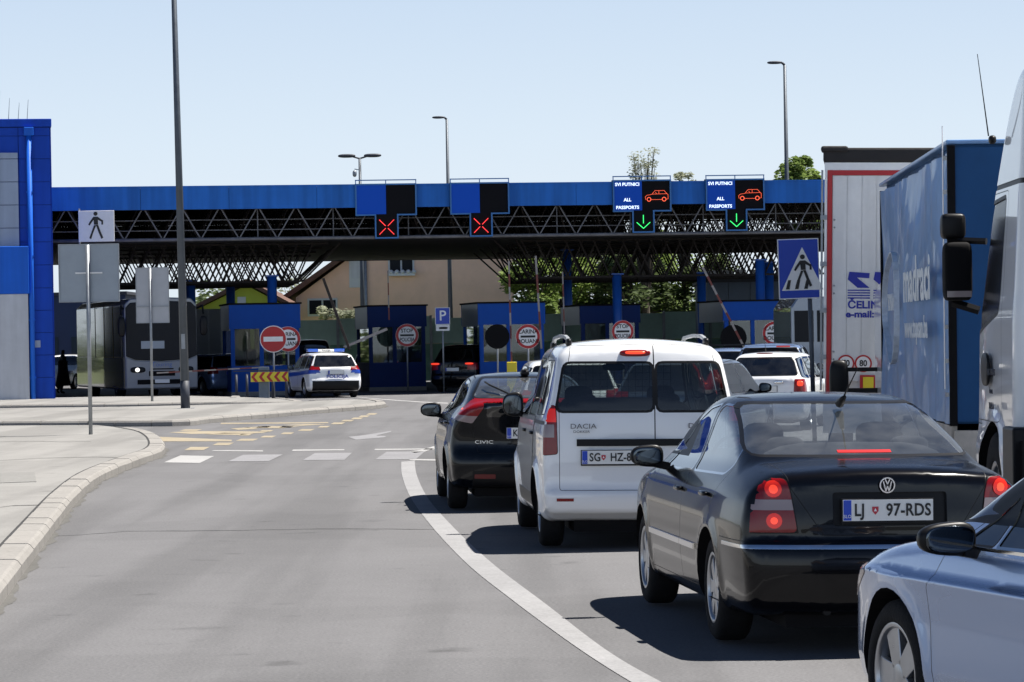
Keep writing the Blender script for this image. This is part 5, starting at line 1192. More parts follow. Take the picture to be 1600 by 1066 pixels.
# ------------------------------------------------------------------ houses, fence and trees beyond
M['peach'] = mat('peach_render', (.80, .53, .40), .8, var=.08, scale=1); M['lime'] = mat('lime_render', (.42, .48, .06), .8, var=.06, scale=1); M['tile'] = mat('roof_tiles', (.10, .05, .035), .8, var=.3, scale=4); M['winframe'] = mat('white_window_frame', (.55, .57, .6), .5); M['darkpane'] = mat('dark_pane', (.008, .010, .015), .2, spec=.12)
def peach_house():
    d = 165.0; root = empty('peach_house', 'peach rendered house with brown roof seen beneath the canopy', 'house', (P(640, 500, d).x, d, 0)); x_ = root.location.x
    def Q(px, py): p = P(px, py, d); return (p.x - x_, p.z)
    X = lambda px: Q(px, 450)[0]; Z = lambda py: P(640, py, d).z
    b = MB(); b.prism([(X(462), 0), (X(803), 0), (X(803), Z(345)), (X(640), Z(335)), (X(462), Z(462))], 0, 9); b.build('wall', M['peach'], root)
    b = MB(); a, c = Vector((X(443), -.6, Z(468))), Vector((X(642), -.6, Z(333))); n = (c - a).normalized(); up = Vector((-n.z, 0, n.x))
    b.prism([(a.x, a.z), (c.x, c.z), (c.x + up.x * .25, c.z + up.z * .25), (a.x + up.x * .25, a.z + up.z * .25)], -.7, 9.5)
    c2 = (X(822), Z(352)); b.prism([(c.x + .02, c.z), (c2[0], c2[1]), (c2[0], c2[1] + .25), (c.x + .02, c.z + .25)], -.7, 9.5); b.build('roof', M['tile'], root)
    def win(x0, x1, y0, y1, sh=False):
        b = MB(); b.bx(X(x0), X(x1), -.06, -.002, Z(y1), Z(y0)); o = b.build('window', M['winframe'], root)
        if sh:
            b = MB(); b.bx(X(x0) + .1, X(x1) - .1, -.09, -.062, Z(y0) - .2 - (Z(y0) - Z(y1)) * .6, Z(y0) - .1); b.build('shutter', M['render'], o)
        else:
            m_ = (X(x0) + X(x1)) / 2
            for xa, xb in ((X(x0) + .1, m_ - .05), (m_ + .05, X(x1) - .1)): b = MB(); b.bx(xa, xb, -.09, -.062, Z(y1) + .12, Z(y0) - .1); b.build('pane', M['darkpane'], o)
    win(546, 567, 398, 448, True); win(480, 527, 464, 492); win(607, 648, 402, 427)
    b = MB(); 
    for i in range(5): b.blob((X(612) + i * .3, -.3, Z(425)), (.12, .12, .12), 2)
    b.bx(X(606), X(649), -.35, -.1, Z(431), Z(427)); b.build('flower_box', M['winframe'], root)
    b = MB(); b.tube((X(567) + .15, -.1, 0), (X(567) + .15, -.1, Z(395)), .09); b.build('downpipe', M['steel'], root)
peach_house()
def lime_house():
    d = 158.0; root = empty('lime_house', 'lime green gabled house behind the coach and first booth', 'house', (P(380, 500, d).x, d, 0)); x_ = root.location.x
    X = lambda px: P(px, 460, d).x - x_; Z = lambda py: P(380, py, d).z
    b = MB(); b.prism([(X(300), 0), (X(440), 0), (X(440), Z(476)), (X(385), Z(446)), (X(300), Z(486))], 0, 8); b.build('wall', M['lime'], root)
    for (xa, ya, xb, yb_) in ((288, 491, 386, 443), (386, 443, 452, 480)):
        a, c = (X(xa), Z(ya)), (X(xb), Z(yb_)); b = MB(); b.prism([a, c, (c[0], c[1] + .22), (a[0], a[1] + .22)], -.6, 8.4); b.build('roof', M['tile'], root)
    b = MB(); b.bx(X(371), X(384), -.05, -.002, Z(482), Z(464)); b.build('window', M['winframe'], root)
    b = MB(); b.bx(X(410), X(418), 2, 2.8, Z(470), Z(440)); b.build('chimney', M['render'], root)
lime_house()
M['fgreen'] = mat('green_fence_panel', (.16, .30, .22), .6, var=.15, scale=2); M['fpale'] = mat('pale_fence_panel', (.42, .60, .52), .6, var=.1, scale=2)
def fence():
    d = 139.0; a = P(455, 510, d); c = P(1110, 510, d); root = empty('noise_barrier', 'long green panelled noise barrier behind the booths', 'fence', (a.x, a.y, 0)); n = 9; W = (c.x - a.x) / n
    for i in range(n):
        x = i * W; b = MB(); b.bx(x + .06, x + W - .06, 0, .12, .05, 1.7); b.build('lower_panel', M['fgreen'], root)
        b = MB(); b.bx(x + .06, x + W - .06, 0, .10, 1.71, 2.82 + .05 * (i % 3)); b.build('upper_panel', M['fpale'], root)
        b = MB(); b.bx(x - .06, x + .058, -.06, .18, 0, 2.95); b.build('post', M['steel'], root)
fence()
def leaf_mat(name, c1, c2):
    m = mat(name, c1, .6, var=.35, scale=1.3, col2=c2); b = m.node_tree.nodes['Principled BSDF']; b.inputs['Specular IOR Level'].default_value = .2
    t = m.node_tree; tr = t.nodes.new('ShaderNodeBsdfTranslucent'); mx = t.nodes.new('ShaderNodeMixShader'); mx.inputs[0].default_value = .45
    src = b.inputs['Base Color'].links[0].from_socket; t.links.new(src, tr.inputs[0]); t.links.new(b.outputs[0], mx.inputs[1]); t.links.new(tr.outputs[0], mx.inputs[2]); t.links.new(mx.outputs[0], t.nodes['Material Output'].inputs[0]); return m
M['leaf'] = leaf_mat('leaves_mid', (.12, .19, .04), (.30, .40, .12)); M['leafd'] = leaf_mat('leaves_dark', (.06, .09, .035), (.15, .20, .08)); M['leafp'] = leaf_mat('leaves_pale', (.24, .27, .17), (.48, .50, .38)); M['bark'] = mat('bark', (.07, .055, .04), .9, var=.3, scale=6, bump=.5, bscale=20)
def tree(name, x, y, h, rad, label, m, n=3500, leaf=.16, base=.25, sparse=1.0, group=None, clumps=26, seed=1):
    rnd = random.Random(seed); root = empty(name, label, 'tree', (x, y, 0), 0, group)
    b = MB(); b.tube((0, 0, 0), (.1, 0, h * .45), .16 + h * .012, .10, 8); cs = []
    for i in range(clumps):
        a = rnd.uniform(0, 6.283); r = rad * math.sqrt(rnd.random()) * .8; z = h * rnd.uniform(base, .95); r *= (1 - ((z / h - .55) / .55) ** 2 * .7)
        c = Vector((r * math.cos(a), r * math.sin(a), z)); cs.append((c, rad * rnd.uniform(.18, .36) * (1 if sparse >= 1 else .8)))
        s_ = Vector((.05, 0, h * rnd.uniform(.2, .45))); mid = s_.lerp(c, .5) + Vector((0, 0, .15 * h * .3)); b.tube(s_, mid, .06, .035, 5, False); b.tube(mid, c, .035, .012, 5, False)
    b.build('trunk', M['bark'], root, fixn=False)
    V, F = [], []
    for i in range(n):
        c, r = cs[rnd.randrange(clumps)]
        while 1:
            p = Vector((rnd.uniform(-1, 1), rnd.uniform(-1, 1), rnd.uniform(-1, 1)))
            if .25 < p.length < 1: break
        p = c + Vector((p.x * r, p.y * r, p.z * r * .75)); L = leaf * rnd.uniform(.6, 1.4)
        q = Matrix.Rotation(rnd.uniform(0, 6.28), 3, 'Z') @ Matrix.Rotation(rnd.uniform(-1.2, 1.2), 3, 'X'); k = len(V)
        V += [p + q @ Vector(v) for v in ((-L, 0, 0), (0, -L * .55, .0), (L, 0, 0), (0, L * .55, L * .2))]; F.append((k, k + 1, k + 2, k + 3))
    q = MB(); q.v = [tuple(v) for v in V]; q.f = F; q.m = [0] * len(F); q.sm = [False] * len(F); q.build('crown', m, root, fixn=False)
def T(px, d): return P(px, 500, d).x
tree('birch_tree', T(1008, 150), 150, 11.3, 1.25, 'slender pale birch whose top shows above the left green arrow signal', M['leafp'], 3000, .055, .60, 1.0, clumps=60, seed=3)
tree('birch_tree', T(1070, 152), 152, 10.2, 1.1, 'small pale treetop barely showing above the canopy between two green arrow signals', M['leafp'], 1500, .085, .7, .8, seed=4)
tree('leafy_tree', T(1250, 150), 150, 10.7, 1.7, 'green treetop above the canopy behind the tallest slender lamp post', M['leaf'], 5600, .12, .55, seed=5)
tree('leafy_tree', T(838, 150), 150, 6.2, 2.3, 'sunlit green tree right of the peach house', M['leaf'], 6000, .13, .15, clumps=34, seed=6)
g_ = 'dark trees behind the noise barrier'
for i, (px, dd, h, r) in enumerate(((880, 152, 6.6, 2.6), (935, 156, 7.0, 2.9), (990, 151, 6.4, 2.6), (1048, 156, 7.2, 3.0), (1100, 152, 6.2, 2.4), (915, 164, 7.2, 3), (1020, 165, 7.2, 3))):
    tree('leafy_tree', T(px, dd), dd, h, r, 'one of the dark green trees massed behind the noise barrier', M['leafd'] if i % 3 else M['leaf'], 5200, .15, .08, clumps=36, group=g_, seed=20 + i)
tree('garden_shrub', T(530, 160), 160, 3.9, 1.5, 'pale shrub growing below the dark window of the peach house', M['leafp'], 2600, .10, .3, seed=40)
tree('bare_tree', T(470, 195), 195, 6.2, 3.0, 'grey thin tree left of the peach house roof', M['leafp'], 2000, .12, .3, seed=41)
tree('leafy_tree', T(330, 200), 200, 5.6, 3.6, 'dark tree behind the lime green house', M['leafd'], 3500, .18, .2, seed=42)
b = MB(); ra_ = random.Random(9)
for i in range(9000):
    x = ra_.uniform(-60, 70); z = abs(ra_.gauss(0, 1.6)) + .1; y = 215 + ra_.uniform(-2, 2); L = .45 * ra_.uniform(.5, 1.3)
    if z > 4.2 + math.sin(x * .3): continue
    q = Matrix.Rotation(ra_.uniform(0, 6.28), 3, 'Z') @ Matrix.Rotation(ra_.uniform(-1.3, 1.3), 3, 'X'); p = Vector((x, y, z))
    b.add([p + q @ Vector(v) for v in ((-L, 0, 0), (0, -L * .6, 0), (L, 0, 0), (0, L * .6, .1))], [(0, 1, 2, 3)])
o = b.build('far_woodland', M['leafd'], fixn=False); o['kind'] = 'stuff'
# grey site building right behind the last booth
def shed():
    d = 128.0; xa, xb = P(1104, 460, d).x, P(1275, 460, d).x; root = empty('grey_warehouse', 'low blue grey warehouse behind the rightmost booth', 'building', (xa, d, 0)); W = xb - xa
    z = P(1150, 441, d).z; b = MB()
    for i in range(5): b.bx(i * W / 5 + .01, (i + 1) * W / 5 - .01, 0, 8, 0, z)
    b.build('wall', mat('warehouse_grey', (.10, .14, .20), .5, var=.1, scale=1), root); b = MB(); b.bx(-.1, W + .1, -.2, 8.2, z, z + .12); b.build('roof', M['poledark'], root)
    b = MB(); [b.bx(i * W / 8 + .1, (i + 1) * W / 8 - .05, -.05, .0 - .002, z - .0 + .13, z + .5) for i in range(8)]; b.build('roof_light', M['winframe'], root)
shed()
def navy_building():
    d = 150.0; xa, xb = P(-120, 460, d).x, P(196, 460, d).x; root = empty('service_building', 'dark navy service building behind the coach and the person in black', 'building', (xa, d, 0)); W = xb - xa; z = P(100, 462, d).z
    b = MB(); b.bx(0, W, 0, 8, 0, z); b.build('wall', mat('navy_wall', (.012, .03, .09), .6, var=.1, scale=1), root); b = MB(); b.bx(-.1, W + .1, -.3, 8.2, z + .002, z + .15); b.build('roof', M['poledark'], root)
    for i in range(6): b = MB(); b.bx(.6 + i * W / 6, .3 + (i + .8) * W / 6, -.04, -.002, 1.1, 2.3); b.build('window', M['boothglass'] if 0 else mat('dull_pane', (.03, .045, .06), .2), root)
navy_building()
def container():
    d = 124.0; a, c = P(303, 500, d), P(346, 500, d); root = empty('pale_container', 'pale grey box body standing between the coach and the first booth', 'container', (a.x, a.y, 0)); W = c.x - a.x; z = P(320, 483, d).z
    b = MB(); b.bx(0, W, 0, 6, .9, z); b.build('box_body', mat('container_grey', (.22, .24, .26), .5, var=.1, scale=1), root, bevel=.03)
    b = MB(); b.bx(.05, W - .05, .1, 6, .45, .9); b.build('chassis', M['matt'], root)
    for x in (.0, W * .5, W - .06): b = MB(); b.bx(x, x + .06, -.03, -.002, .95, z - .05); b.build('rib', M['steel'], root)
    for y in (1.2, 4.8):
        for x in (.15, W - .15): wheel(root, x, y, .45, .27, -1 if x < .3 else 1, ('cover', 5), .25)
container()
# ------------------------------------------------------------------ coach
def coach():
    fl = P(196, 560, 107); hd = math.atan2(.27, .96); W, L, H = 2.5, 12.0, 3.48
    root = empty('coach', 'white fronted coach with lit headlights and dark windscreen waiting under the canopy', 'bus', (fl.x, fl.y, 0), hd)   # local +y runs from nose to tail, x to the right
    b = MB(); b.prism([(0.0, .32), (W, .32), (W, H - .25), (W - .2, H - .04), (W / 2, H), (.2, H - .04), (0, H - .25)], .12, L)
    b.build('body', mat('coach_silver', (.22, .23, .25), .3, .2, coat=.6), root, bevel=.05)
    b = MB(); b.prism([(.02, .36), (W - .02, .36), (W - .02, 1.45), (W - .35, 1.32), (W / 2, 1.27), (.35, 1.32), (.02, 1.45)], 0, .118); b.build('front_panel', mat('coach_front_grey', (.22, .235, .26), .35, coat=.3), root, bevel=.03)
    b = MB(); b.prism([(.03, 1.47), (.36, 1.345), (W / 2, 1.295), (W - .36, 1.345), (W - .03, 1.47), (W - .04, H - .35), (W - .2, H - .18), (W / 2, H - .12), (.2, H - .18), (.04, H - .35)], .03, .118); b.build('windscreen', M['darkpane'], root, bevel=.02)
    b = MB(); b.bx(.55, 1.35, .016, .029, 1.72, 1.98); b.build('destination_card', M['signback'], root)
    b = MB(); b.bx(-.02, -.001, .9, L - .3, 1.45, H - .3); b.bx(W + .001, W + .02, .9, L - .3, 1.45, H - .3); b.build('side_glass', mat('coach_side_glass', (.012, .015, .02), .12, coat=.3, spec=.5), root)
    for x in (-.03, W + .01):
        for y in (.55, 2.6, 4.7, 6.9, 9.0): b = MB(); b.bx(x, x + .02, y, y + .09, 1.4, H - .25); b.build('window_pillar', M['black'], root)
    b = MB(); b.bx(-.022, -.001, .3, L - .1, .4, 1.43); b.build('side_panel', mat('coach_dark_panel', (.02, .02, .025), .15, coat=1), root)
    for x in (.42, W - .42):
        b = MB(); b.blob((x, -.01, 1.0), (.26, .03, .10), 3); o = b.build('headlight', M['darkpane'], root); b = MB(); b.blob((x - .02, -.045, 1.0), (.075, .02, .07), 2); b.build('headlight_bulb', M['head'], o)
    b = MB(); b.bx(.85, 1.65, -.012, -.001, 1.0, 1.04); b.bx(.8, 1.7, -.012, -.001, .78, .95); b.bx(.4, 2.1, -.012, -.001, .5, .66); b.build('grille', M['matt'], root)
    b = MB(); b.bx(1.0, 1.5, -.03, -.013, .54, .66); b.build('number_plate', M['plate'], root)
    text('Touring', .22, mat('coach_blue_lettering', (.05, .12, .35), .4), root, (W / 2, -.004, 1.17), name='lettering')
    for x, s_ in ((-.16, -1), (W + .16, 1)):
        b = MB(); b.path([(x - s_ * .16, .25, H - .4), (x, -.15, H - .3), (x, -.28, H - .6)], .035); b.blob((x, -.28, H - 1.0), (.13, .09, .34), 3.2); b.build('side_mirror', M['black'], root)
    for y in (2.4, 8.6):
        for x in (.17, W - .17): wheel(root, x, y, .5, .29, -1 if x < 1 else 1, ('cover', 5), .28)
coach()
# ------------------------------------------------------------------ person
def person():
    d = 122.0; p = P(98, 560, d); pts = [((0, 0, .98), .15), ((0, 0, 1.2), .16), ((0, 0, 1.42), .17), ((0, 0, 1.53), .07), ((0, -.02, 1.64), .095), ((0, -.01, 1.72), .08),
        ((.2, 0, 1.42), .065), ((.27, .02, 1.15), .05), ((.25, -.1, .92), .04), ((-.2, 0, 1.42), .065), ((-.27, .05, 1.15), .05), ((-.25, .0, .9), .04),
        ((.1, 0, .92), .10), ((.12, -.05, .5), .07), ((.12, .05, .08), .045), ((.13, -.12, .04), .04), ((-.1, 0, .92), .10), ((-.12, .1, .52), .07), ((-.12, .3, .12), .045), ((-.12, .2, .05), .04)]
    ed = [(0, 1), (1, 2), (2, 3), (3, 4), (4, 5), (2, 6), (6, 7), (7, 8), (2, 9), (9, 10), (10, 11), (0, 12), (12, 13), (13, 14), (14, 15), (0, 16), (16, 17), (17, 18), (18, 19)]
    me = bpy.data.meshes.new('person'); me.from_pydata([q[0] for q in pts], ed, []); o = bpy.data.objects.new('person', me); C.objects.link(o)
    sk = o.modifiers.new('skin', 'SKIN'); o.modifiers.new('sub', 'SUBSURF').render_levels = 2
    for i, q in enumerate(pts): me.skin_vertices[0].data[i].radius = (q[1], q[1] * .8)
    me.skin_vertices[0].data[0].use_root = True; me.materials.append(M['matt']); o.location = (p.x, d, 0); o.rotation_euler = (0, 0, R(120))
    tag(o, 'person in long black clothes walking between the blue office and the coach', 'person')
    b = MB(); b.lathe([(.35, .0), (.35, .30), (.9, .20), (1.3, .19), (1.3, 0)], axis='z', n=16); b.build('coat', M['matt'], o)
person()
# ------------------------------------------------------------------ trucks
M['tarplight'] = mat('faded_blue_tarp', (.11, .25, .50), .4, coat=.25, var=.2, scale=1.4, bump=.7, bscale=2.2)
M['tarpdark'] = mat('blue_tarp', (.013, .072, .20), .6, spec=.2, var=.12, scale=1.5, bump=.3, bscale=4); M['fade'] = mat('faded_print', (.66, .70, .72), .5, var=.2, scale=9)
def blue_truck():
    r0 = P(1482, 400, 28.8); f0 = P(1376, 400, 37.0); hd = -math.atan2(f0.x - r0.x, 8.2); L = 8.2; z0, z1 = .98, 3.60; W = 2.5
    root = empty('blue_tarpaulin_truck', 'blue tarpaulin sided truck with faded mattress maker lettering in the truck lane', 'truck', (r0.x, r0.y, 0), hd, rx=0, ry=R(.4))
    # side curtain with folds
    b = MB(); nu, nv = 160, 40; vs = []; rnd = random.Random(4); ph = [rnd.uniform(0, 6) for _ in range(8)]
    for i in range(nu + 1):
        y = L * i / nu
        for j in range(nv + 1):
            t = j / nv; z = z0 + (z1 - .12 - z0) * t
            dx = .010 * math.sin(y * 6.5 + 5 * t + ph[3]) * math.exp(-((t - .95) / .25) ** 2) + .007 * math.sin((y + 2.2 * t) * 9 + ph[4]) * math.exp(-((y - 3.2 - 1.5 * t) / 1.1) ** 2) + .016 * math.sin(y * 2.2 - 3 * t) * t * t + .012 * math.sin(y * 4.2 + ph[0] + .8 * t) * (.5 + .5 * math.sin(y * 1.3)) + .006 * math.sin(y * 11 + ph[1] + 2 * t) * t + .03 * math.sin(t * 4.2 + ph[2]) * math.sin(y * .9 + 1) + .02 * (1 - t) ** 3 * math.sin(y * 7)
            vs.append((-dx - .02 * math.sin(math.pi * t), y, z))
    fs = [(i * (nv + 1) + j, i * (nv + 1) + j + 1, (i + 1) * (nv + 1) + j + 1, (i + 1) * (nv + 1) + j) for i in range(nu) for j in range(nv)]
    b.add(vs, fs, True); o = b.build('side_curtain', M['tarplight'], root, fixn=False)
    b = MB(); b.bx(.06, W, .05, L, z0, z1 - .05); b.build('box_body', M['tarpdark'], root)
    b = MB(); nu, nv = 40, 30; vs = []
    for i in range(nu + 1):
        for j in range(nv + 1): x = .05 + (W - .05) * i / nu; z = z0 + .02 + (z1 - .1 - z0) * j / nv; vs.append((x, -.0 - .012 * math.sin(x * 7 + z) - .01 * math.sin(z * 3), z))
    b.add(vs, [(i * (nv + 1) + j, (i + 1) * (nv + 1) + j, (i + 1) * (nv + 1) + j + 1, i * (nv + 1) + j + 1) for i in range(nu) for j in range(nv)], True); b.build('rear_tarp', M['tarpdark'], root, fixn=False)
    b = MB(); b.bx(-.03, W + .01, -.012, L + .03, z1 - .05, z1 - .01); b.build('roof', M['tarplight'], root, bevel=.012)
    b = MB(); b.bx(-.02, .05, -.016, .05, z0 - .02, z1 - .06); b.build('corner_post', M['matt'], root); b = MB(); b.bx(-.02, .04, L - .02, L + .05, z0, z1 - .1); b.build('corner_post', M['matt'], root)
    b = MB(); b.path([(-.06, .02, z0 + .3 + .22 * i + .02) for i in range(12)], .006, 4); b.build('lashing_cord', M['whiteink'], root)
    for i in range(8): b = MB(); b.bx(-.06, -.03, -.04, .0, z0 + .25 + i * .31, z0 + .29 + i * .31); b.build('buckle', M['steel'], root)
    b = MB(); b.bx(.02, W, -.06, 0.04, .45, z0 - .06); b.bx(0, .05, .05, L, .72, z0 - .02); b.build('chassis_panel', mat('dirty_white_panel', (.40, .38, .35), .6, var=.3, scale=3), root)
    b = MB(); b.bx(.3, W - .3, .3, L + 1.5, .5, .9); b.build('chassis', M['matt'], root)
    for y in (1.6, L + .9):
        for x in (.2, W - .2): wheel(root, x, y, .42, .25, -1 if x < 1 else 1, ('cover', 5), .25)
    rot = (R(90), 0, R(-90)); xs = -.115
    text('madraci', .62, M['fade'], root, (xs, 2.35, 2.34), rot=rot, name='lettering', sx=1.55, bold=.016)
    text('www.topsan.ba', .30, M['fade'], root, (xs, 2.45, 1.87), rot=rot, name='lettering', sx=1.4, bold=.008)
    text('TOPSAN', .24, M['fade'], root, (xs, 5.5, 2.15), rot=rot, name='lettering', sx=1.0, bold=.01)
    b = MB(); n = 40
    pts = [Vector((xs, 5.5 + .85 * math.cos(t) * (1 + .12 * math.cos(3 * t)), 2.12 + .58 * math.sin(t) * (1 + .12 * math.sin(3 * t + 1)))) for t in [2 * math.pi * i / n for i in range(n + 1)]]
    for p, q in zip(pts, pts[1:]): b.bar(p, q, .06, .012)
    b.build('cloud_outline', M['fade'], root)
    # cab ahead of the box with its mirror on two arms
    b = MB(); b.prism([(.05, .45), (W - .05, .45), (W - .05, 2.3), (W - .15, 2.5), (.15, 2.5), (.05, 2.3)], L + .25, L + 2.1); b.build('cab', M['whitecar'], root, bevel=.06)
    b = MB(); b.blob((-.42, L + 1.7, 1.25), (.12, .09, .25), 3.4); o = b.build('side_mirror', M['black'], root)
    b = MB(); b.bar((-.42, L + 1.7, 1.38), (.1, L + 1.7, 1.38), .06, .05); b.bar((-.42, L + 1.7, 1.12), (.1, L + 1.7, 1.12), .07, .06); b.build('mirror_arm', M['black'], o)
blue_truck()
def red_trailer():
    d = 40.5; a = P(1281, 500, d); W = 2.55; root = empty('red_rimmed_trailer', 'white box trailer seen from behind with red rim and blue lettering on its doors', 'trailer', (a.x, a.y, 0), R(-6.6), ry=R(1.4))
    zt = P(1284, 231, d).z; zk = P(1284, 254, d).z; s = F_PX / d
    b = MB(); b.bx(.02, W, .05, 13.4, 1.0, zt - .03); b.build('box_body', M['white'], root)
    b = MB(); b.bx(-.02, W + .02, -.04, 13.4, zk, zt); b.bx(-.05, .3, -.08, .2, zt - .06, zt + .02); b.build('roof_tarp', mat('black_roof_tarp', (.012, .010, .010), .7, bump=.5, bscale=8), root, bevel=.03)
    b = MB(); b.bx(.0, W, -.02, .05, zk - .10, zk - .002); b.bx(0, .035, -.02, .05, 1.25, zk - .1); b.build('door_frame', M['white'], root)
    b = MB(); b.bx(.037, .10, -.025, .05, 1.0, zk - .10); b.bx(.10, W - .1, -.025, .05, zk - .165, zk - .102); b.bx(W - .1, W - .04, -.025, .05, 1.0, zk - .1); b.build('red_rim', M['signred'], root)
    b = MB(); x = .105
    while x < W - .12: b.bx(x, min(x + .185, W - .105), -.012, .05, 1.22, zk - .17); x += .189
    b.build('door_planks', streaky(mat('trailer_white', (.70, .70, .69), .5, var=.05, scale=6), .14), root)
    b = MB(); [b.blob((.13, -.02, z), (.012, .012, .012), 2, 8, 6) for z in (3.3, 3.2, 2.45, 2.35, 1.6, 1.5)]; b.build('rivets', M['steel'], root)
    for z in (1.5, 2.1, 2.7, 3.3): b = MB(); b.bx(-.05, .036, -.05, -.021, z, z + .06); b.build('hinge', M['steel'], root)
    b = MB(); b.tube((-.03, -.03, 1.1), (-.03, -.03, zk - .1), .014, n=6); b.build('locking_bar', M['steel'], root)
    X = lambda px: (px - 1281) / s; Z = lambda py: P(1320, py, d).z
    M['logoblue'] = mat('logo_blue', (.01, .02, .30), .5)
    # two slanted letters with striped feet
    for x0 in (X(1318), X(1358)):
        b = MB(); w_ = X(1352) - X(1318)
        b.prism([(x0 + .02, Z(424)), (x0 + w_, Z(426)), (x0 + w_ * .98, Z(434)), (x0 + w_ * .42, Z(433)), (x0 + w_, Z(449)), (x0 + w_ * .45, Z(449)), (x0, Z(436))], -.02, -.0125)
        for k in range(4): y = 452 + k * 4; b.bx(x0 - .0, x0 + w_ * 1.02, -.02, -.0125, Z(y + 1.8), Z(y))
        b.build('logo', M['logoblue'], root)
    text('ČELIN', .135, M['logoblue'], root, (X(1318), -.016, Z(476)), align='LEFT', name='lettering', sx=1.1, bold=.004); text('e-mail:', .12, M['logoblue'], root, (X(1315), -.016, Z(490.5)), align='LEFT', name='lettering', sx=1.15, bold=.004)
    for px, t in ((1316, '70'), (1343, '80')):
        b = MB(); b.disc((X(px), -.016, Z(567)), .115, th=.006); o = b.build('speed_sticker', M['white'], root)
        b = MB(); b.ring((X(px), -.021, Z(567)), .09, .112, .004); b.build('red_ring', M['signred'], o); text(t, .11, M['ink'], o, (X(px), -.0205, Z(567)), name='lettering', bold=.003, sx=.9)
    for x0, x1 in ((1292, 1318), (1338, 1364)):
        b = MB(); b.bx(X(x0), X(x1), -.05, -.028, Z(612), Z(585)); o = b.build('marker_board', M['signred'], root)
        b = MB(); b.bx(X(x0) + .04, X(x1) - .04, -.056, -.051, Z(605), Z(588)); b.build('yellow_centre', M['signyellow'], o)
    b = MB(); b.bx(0, W, 0, .15, .55, .98); b.build('rear_bumper', M['steel'], root)
    b = MB(); b.bx(.4, W - .4, .3, 13, .75, .98); b.build('chassis', M['matt'], root)
    for y in (2.2, 3.5, 4.8):
        for x in (.2, W - .2): wheel(root, x, y, .5, .29, -1 if x < 1 else 1, ('cover', 5), .3)
red_trailer()
def dark_lorry():
    d = 90.0; a = P(1236, 520, d); root = empty('dark_lorry', 'dark lorry cab behind the post of the zebra crossing sign', 'truck', (a.x, d, 0)); b = MB(); b.prism([(0, .5), (2.4, .5), (2.4, 2.6), (2.2, 2.9), (.2, 2.9), (0, 2.6)], 0, 6); b.build('body', M['greycar'], root, bevel=.05)
    b = MB(); b.bx(.1, .65, -.03, -.002, 1.6, 2.5); b.bx(.75, 2.3, -.03, -.002, 1.6, 2.5); b.build('rear_window', M['darkpane'], root)
    for y in (1, 4.8):
        for x in (.2, 2.2): wheel(root, x, y, .42, .25, -1 if x < 1 else 1, ('cover', 5), .25)
dark_lorry()
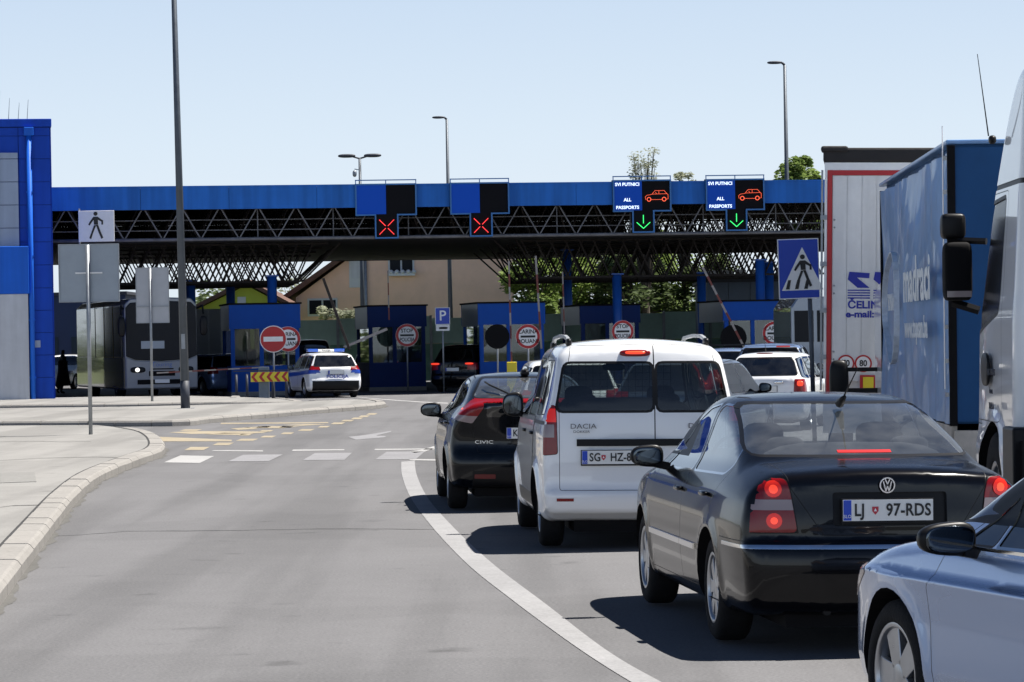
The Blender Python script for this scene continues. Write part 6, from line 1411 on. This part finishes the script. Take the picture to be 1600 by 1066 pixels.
# white tractor unit at the right edge
def tractor():
    sp = dict(h=.055, ymid=.3, belt=2.0, rw=.52, ra=.60, rr=.29, wheels=(0,), wmax=1.25, maxw=1.45, k=.16, cr=.02, cf=.22, crown=.03, flare=.02, tw=.3,
        profile=[(-.92, .55), (-.95, .8), (-.95, 3.5), (-.93, 3.93), (-.8, 3.98), (-.3, 3.95), (.2, 3.72), (.62, 3.38), (.95, 3.0), (1.08, 2.85), (1.25, 2.4), (1.40, 1.8), (1.46, 1.3), (1.48, .8), (1.46, .38), (1.2, .3), (.6, .3), (0, .3), (-.7, .35)],
        plan=[(-1, 1.24), (.6, 1.25), (1.2, 1.22), (1.5, 1.12)], side=[(0, -.05), (.5, -.01), (.9, 0), (1.05, -.03), (1.3, -.035), (1.9, -.04), (2.1, -.05), (4.2, -.05)], tumble=[(-1, .05), (1.5, .13)],
        rim=('cover', 8), cuts=[
        dict(name='side_window', poly=roundp([(-.15, 1.98), (.95, 1.80), (.98, 2.0), (.72, 2.82), (-.15, 2.85)], .06), mat='darkpane', seal=.03, off=-.01),
        dict(name='windscreen', poly=roundp([(-1.1, 1.85), (1.1, 1.85), (1.0, 2.8), (-1.0, 2.8)], .08), view='rear', y=(.9, 1.6), mat='darkglass', seal=.03, off=-.01),
        dict(name='visor_line', poly=band(-.9, 1.3, 2.93, 2.97), mat='black', off=-.006),
        dict(name='door', poly=roundp([(-.28, 1.12), (.98, 1.12), (1.1, 1.3), (1.08, 1.9), (.80, 2.9), (-.28, 2.9)], .08), mat='paint', seal=.008),
        dict(name='step_panel', poly=band(.66, 1.25, .4, 1.08), mat='paint', seal=.01),
        ])
    a = P(1570, 752, 24.4)
    root, sh = car('white_tractor', 'white high roofed truck cab cut off by the right edge beside the blue tarpaulin truck', 'truck', paintcuts(sp, M['whitecar']), M['whitecar'], (a.x + 1.14, 24.4), 0.3, roll=.3)
    h_ = MB(); h_.blob((-1.245, .25, 1.52), (.02, .16, .13), 3.2); h_.build('door_handle', M['black'], root)
    m = MB(); m.blob((-1.325, 1.15, 2.31), (.115, .10, .24), 6.5); o = m.build('side_mirror', M['matt'], root); q = MB(); q.bx(-1.425, -1.225, 1.042, 1.049, 2.10, 2.15); q.build('mirror_edge', M['clear'], o)
    m = MB(); m.blob((-1.35, 1.2, 2.68), (.10, .09, .105), 5); o = m.build('side_mirror', M['black'], root)
    m = MB(); m.path([(-1.39, 1.2, 2.57), (-1.1, 1.05, 2.55)], .03); m.build('mirror_arm', M['black'], root); m = MB(); m.path([(-1.36, 1.2, 2.06), (-1.15, 1.15, 1.99)], .04); m.build('mirror_arm', M['black'], root)
    m = MB(); m.tube((-1.16, .5, 3.37), (-1.225, .6, 4.03), .006, .003, 5); m.blob((-1.13, .5, 3.34), (.03, .05, .035), 2.5); m.build('antenna', M['black'], root)
    for i, (t, z) in enumerate((('NIK TRANS', 1.50), ('d.o.o.', 1.36), ('TUZLA', 1.24))): text(t, .075, M['poledark'], root, (-1.262, -.12, z), rot=(R(90), 0, R(-90)), name='lettering')
    b = MB(); b.bx(-1.2, 1.2, -1.9, -1.0, .6, 1.0); b.build('chassis', M['matt'], root); b = MB(); b.bx(-1.26, -1.0, -1.1, -.62, .55, 1.1); b.build('side_step', M['black'], root, bevel=.02)
for f in (black_sedan, white_van, black_hatch, silver_saloon, far_cars, tractor): f()
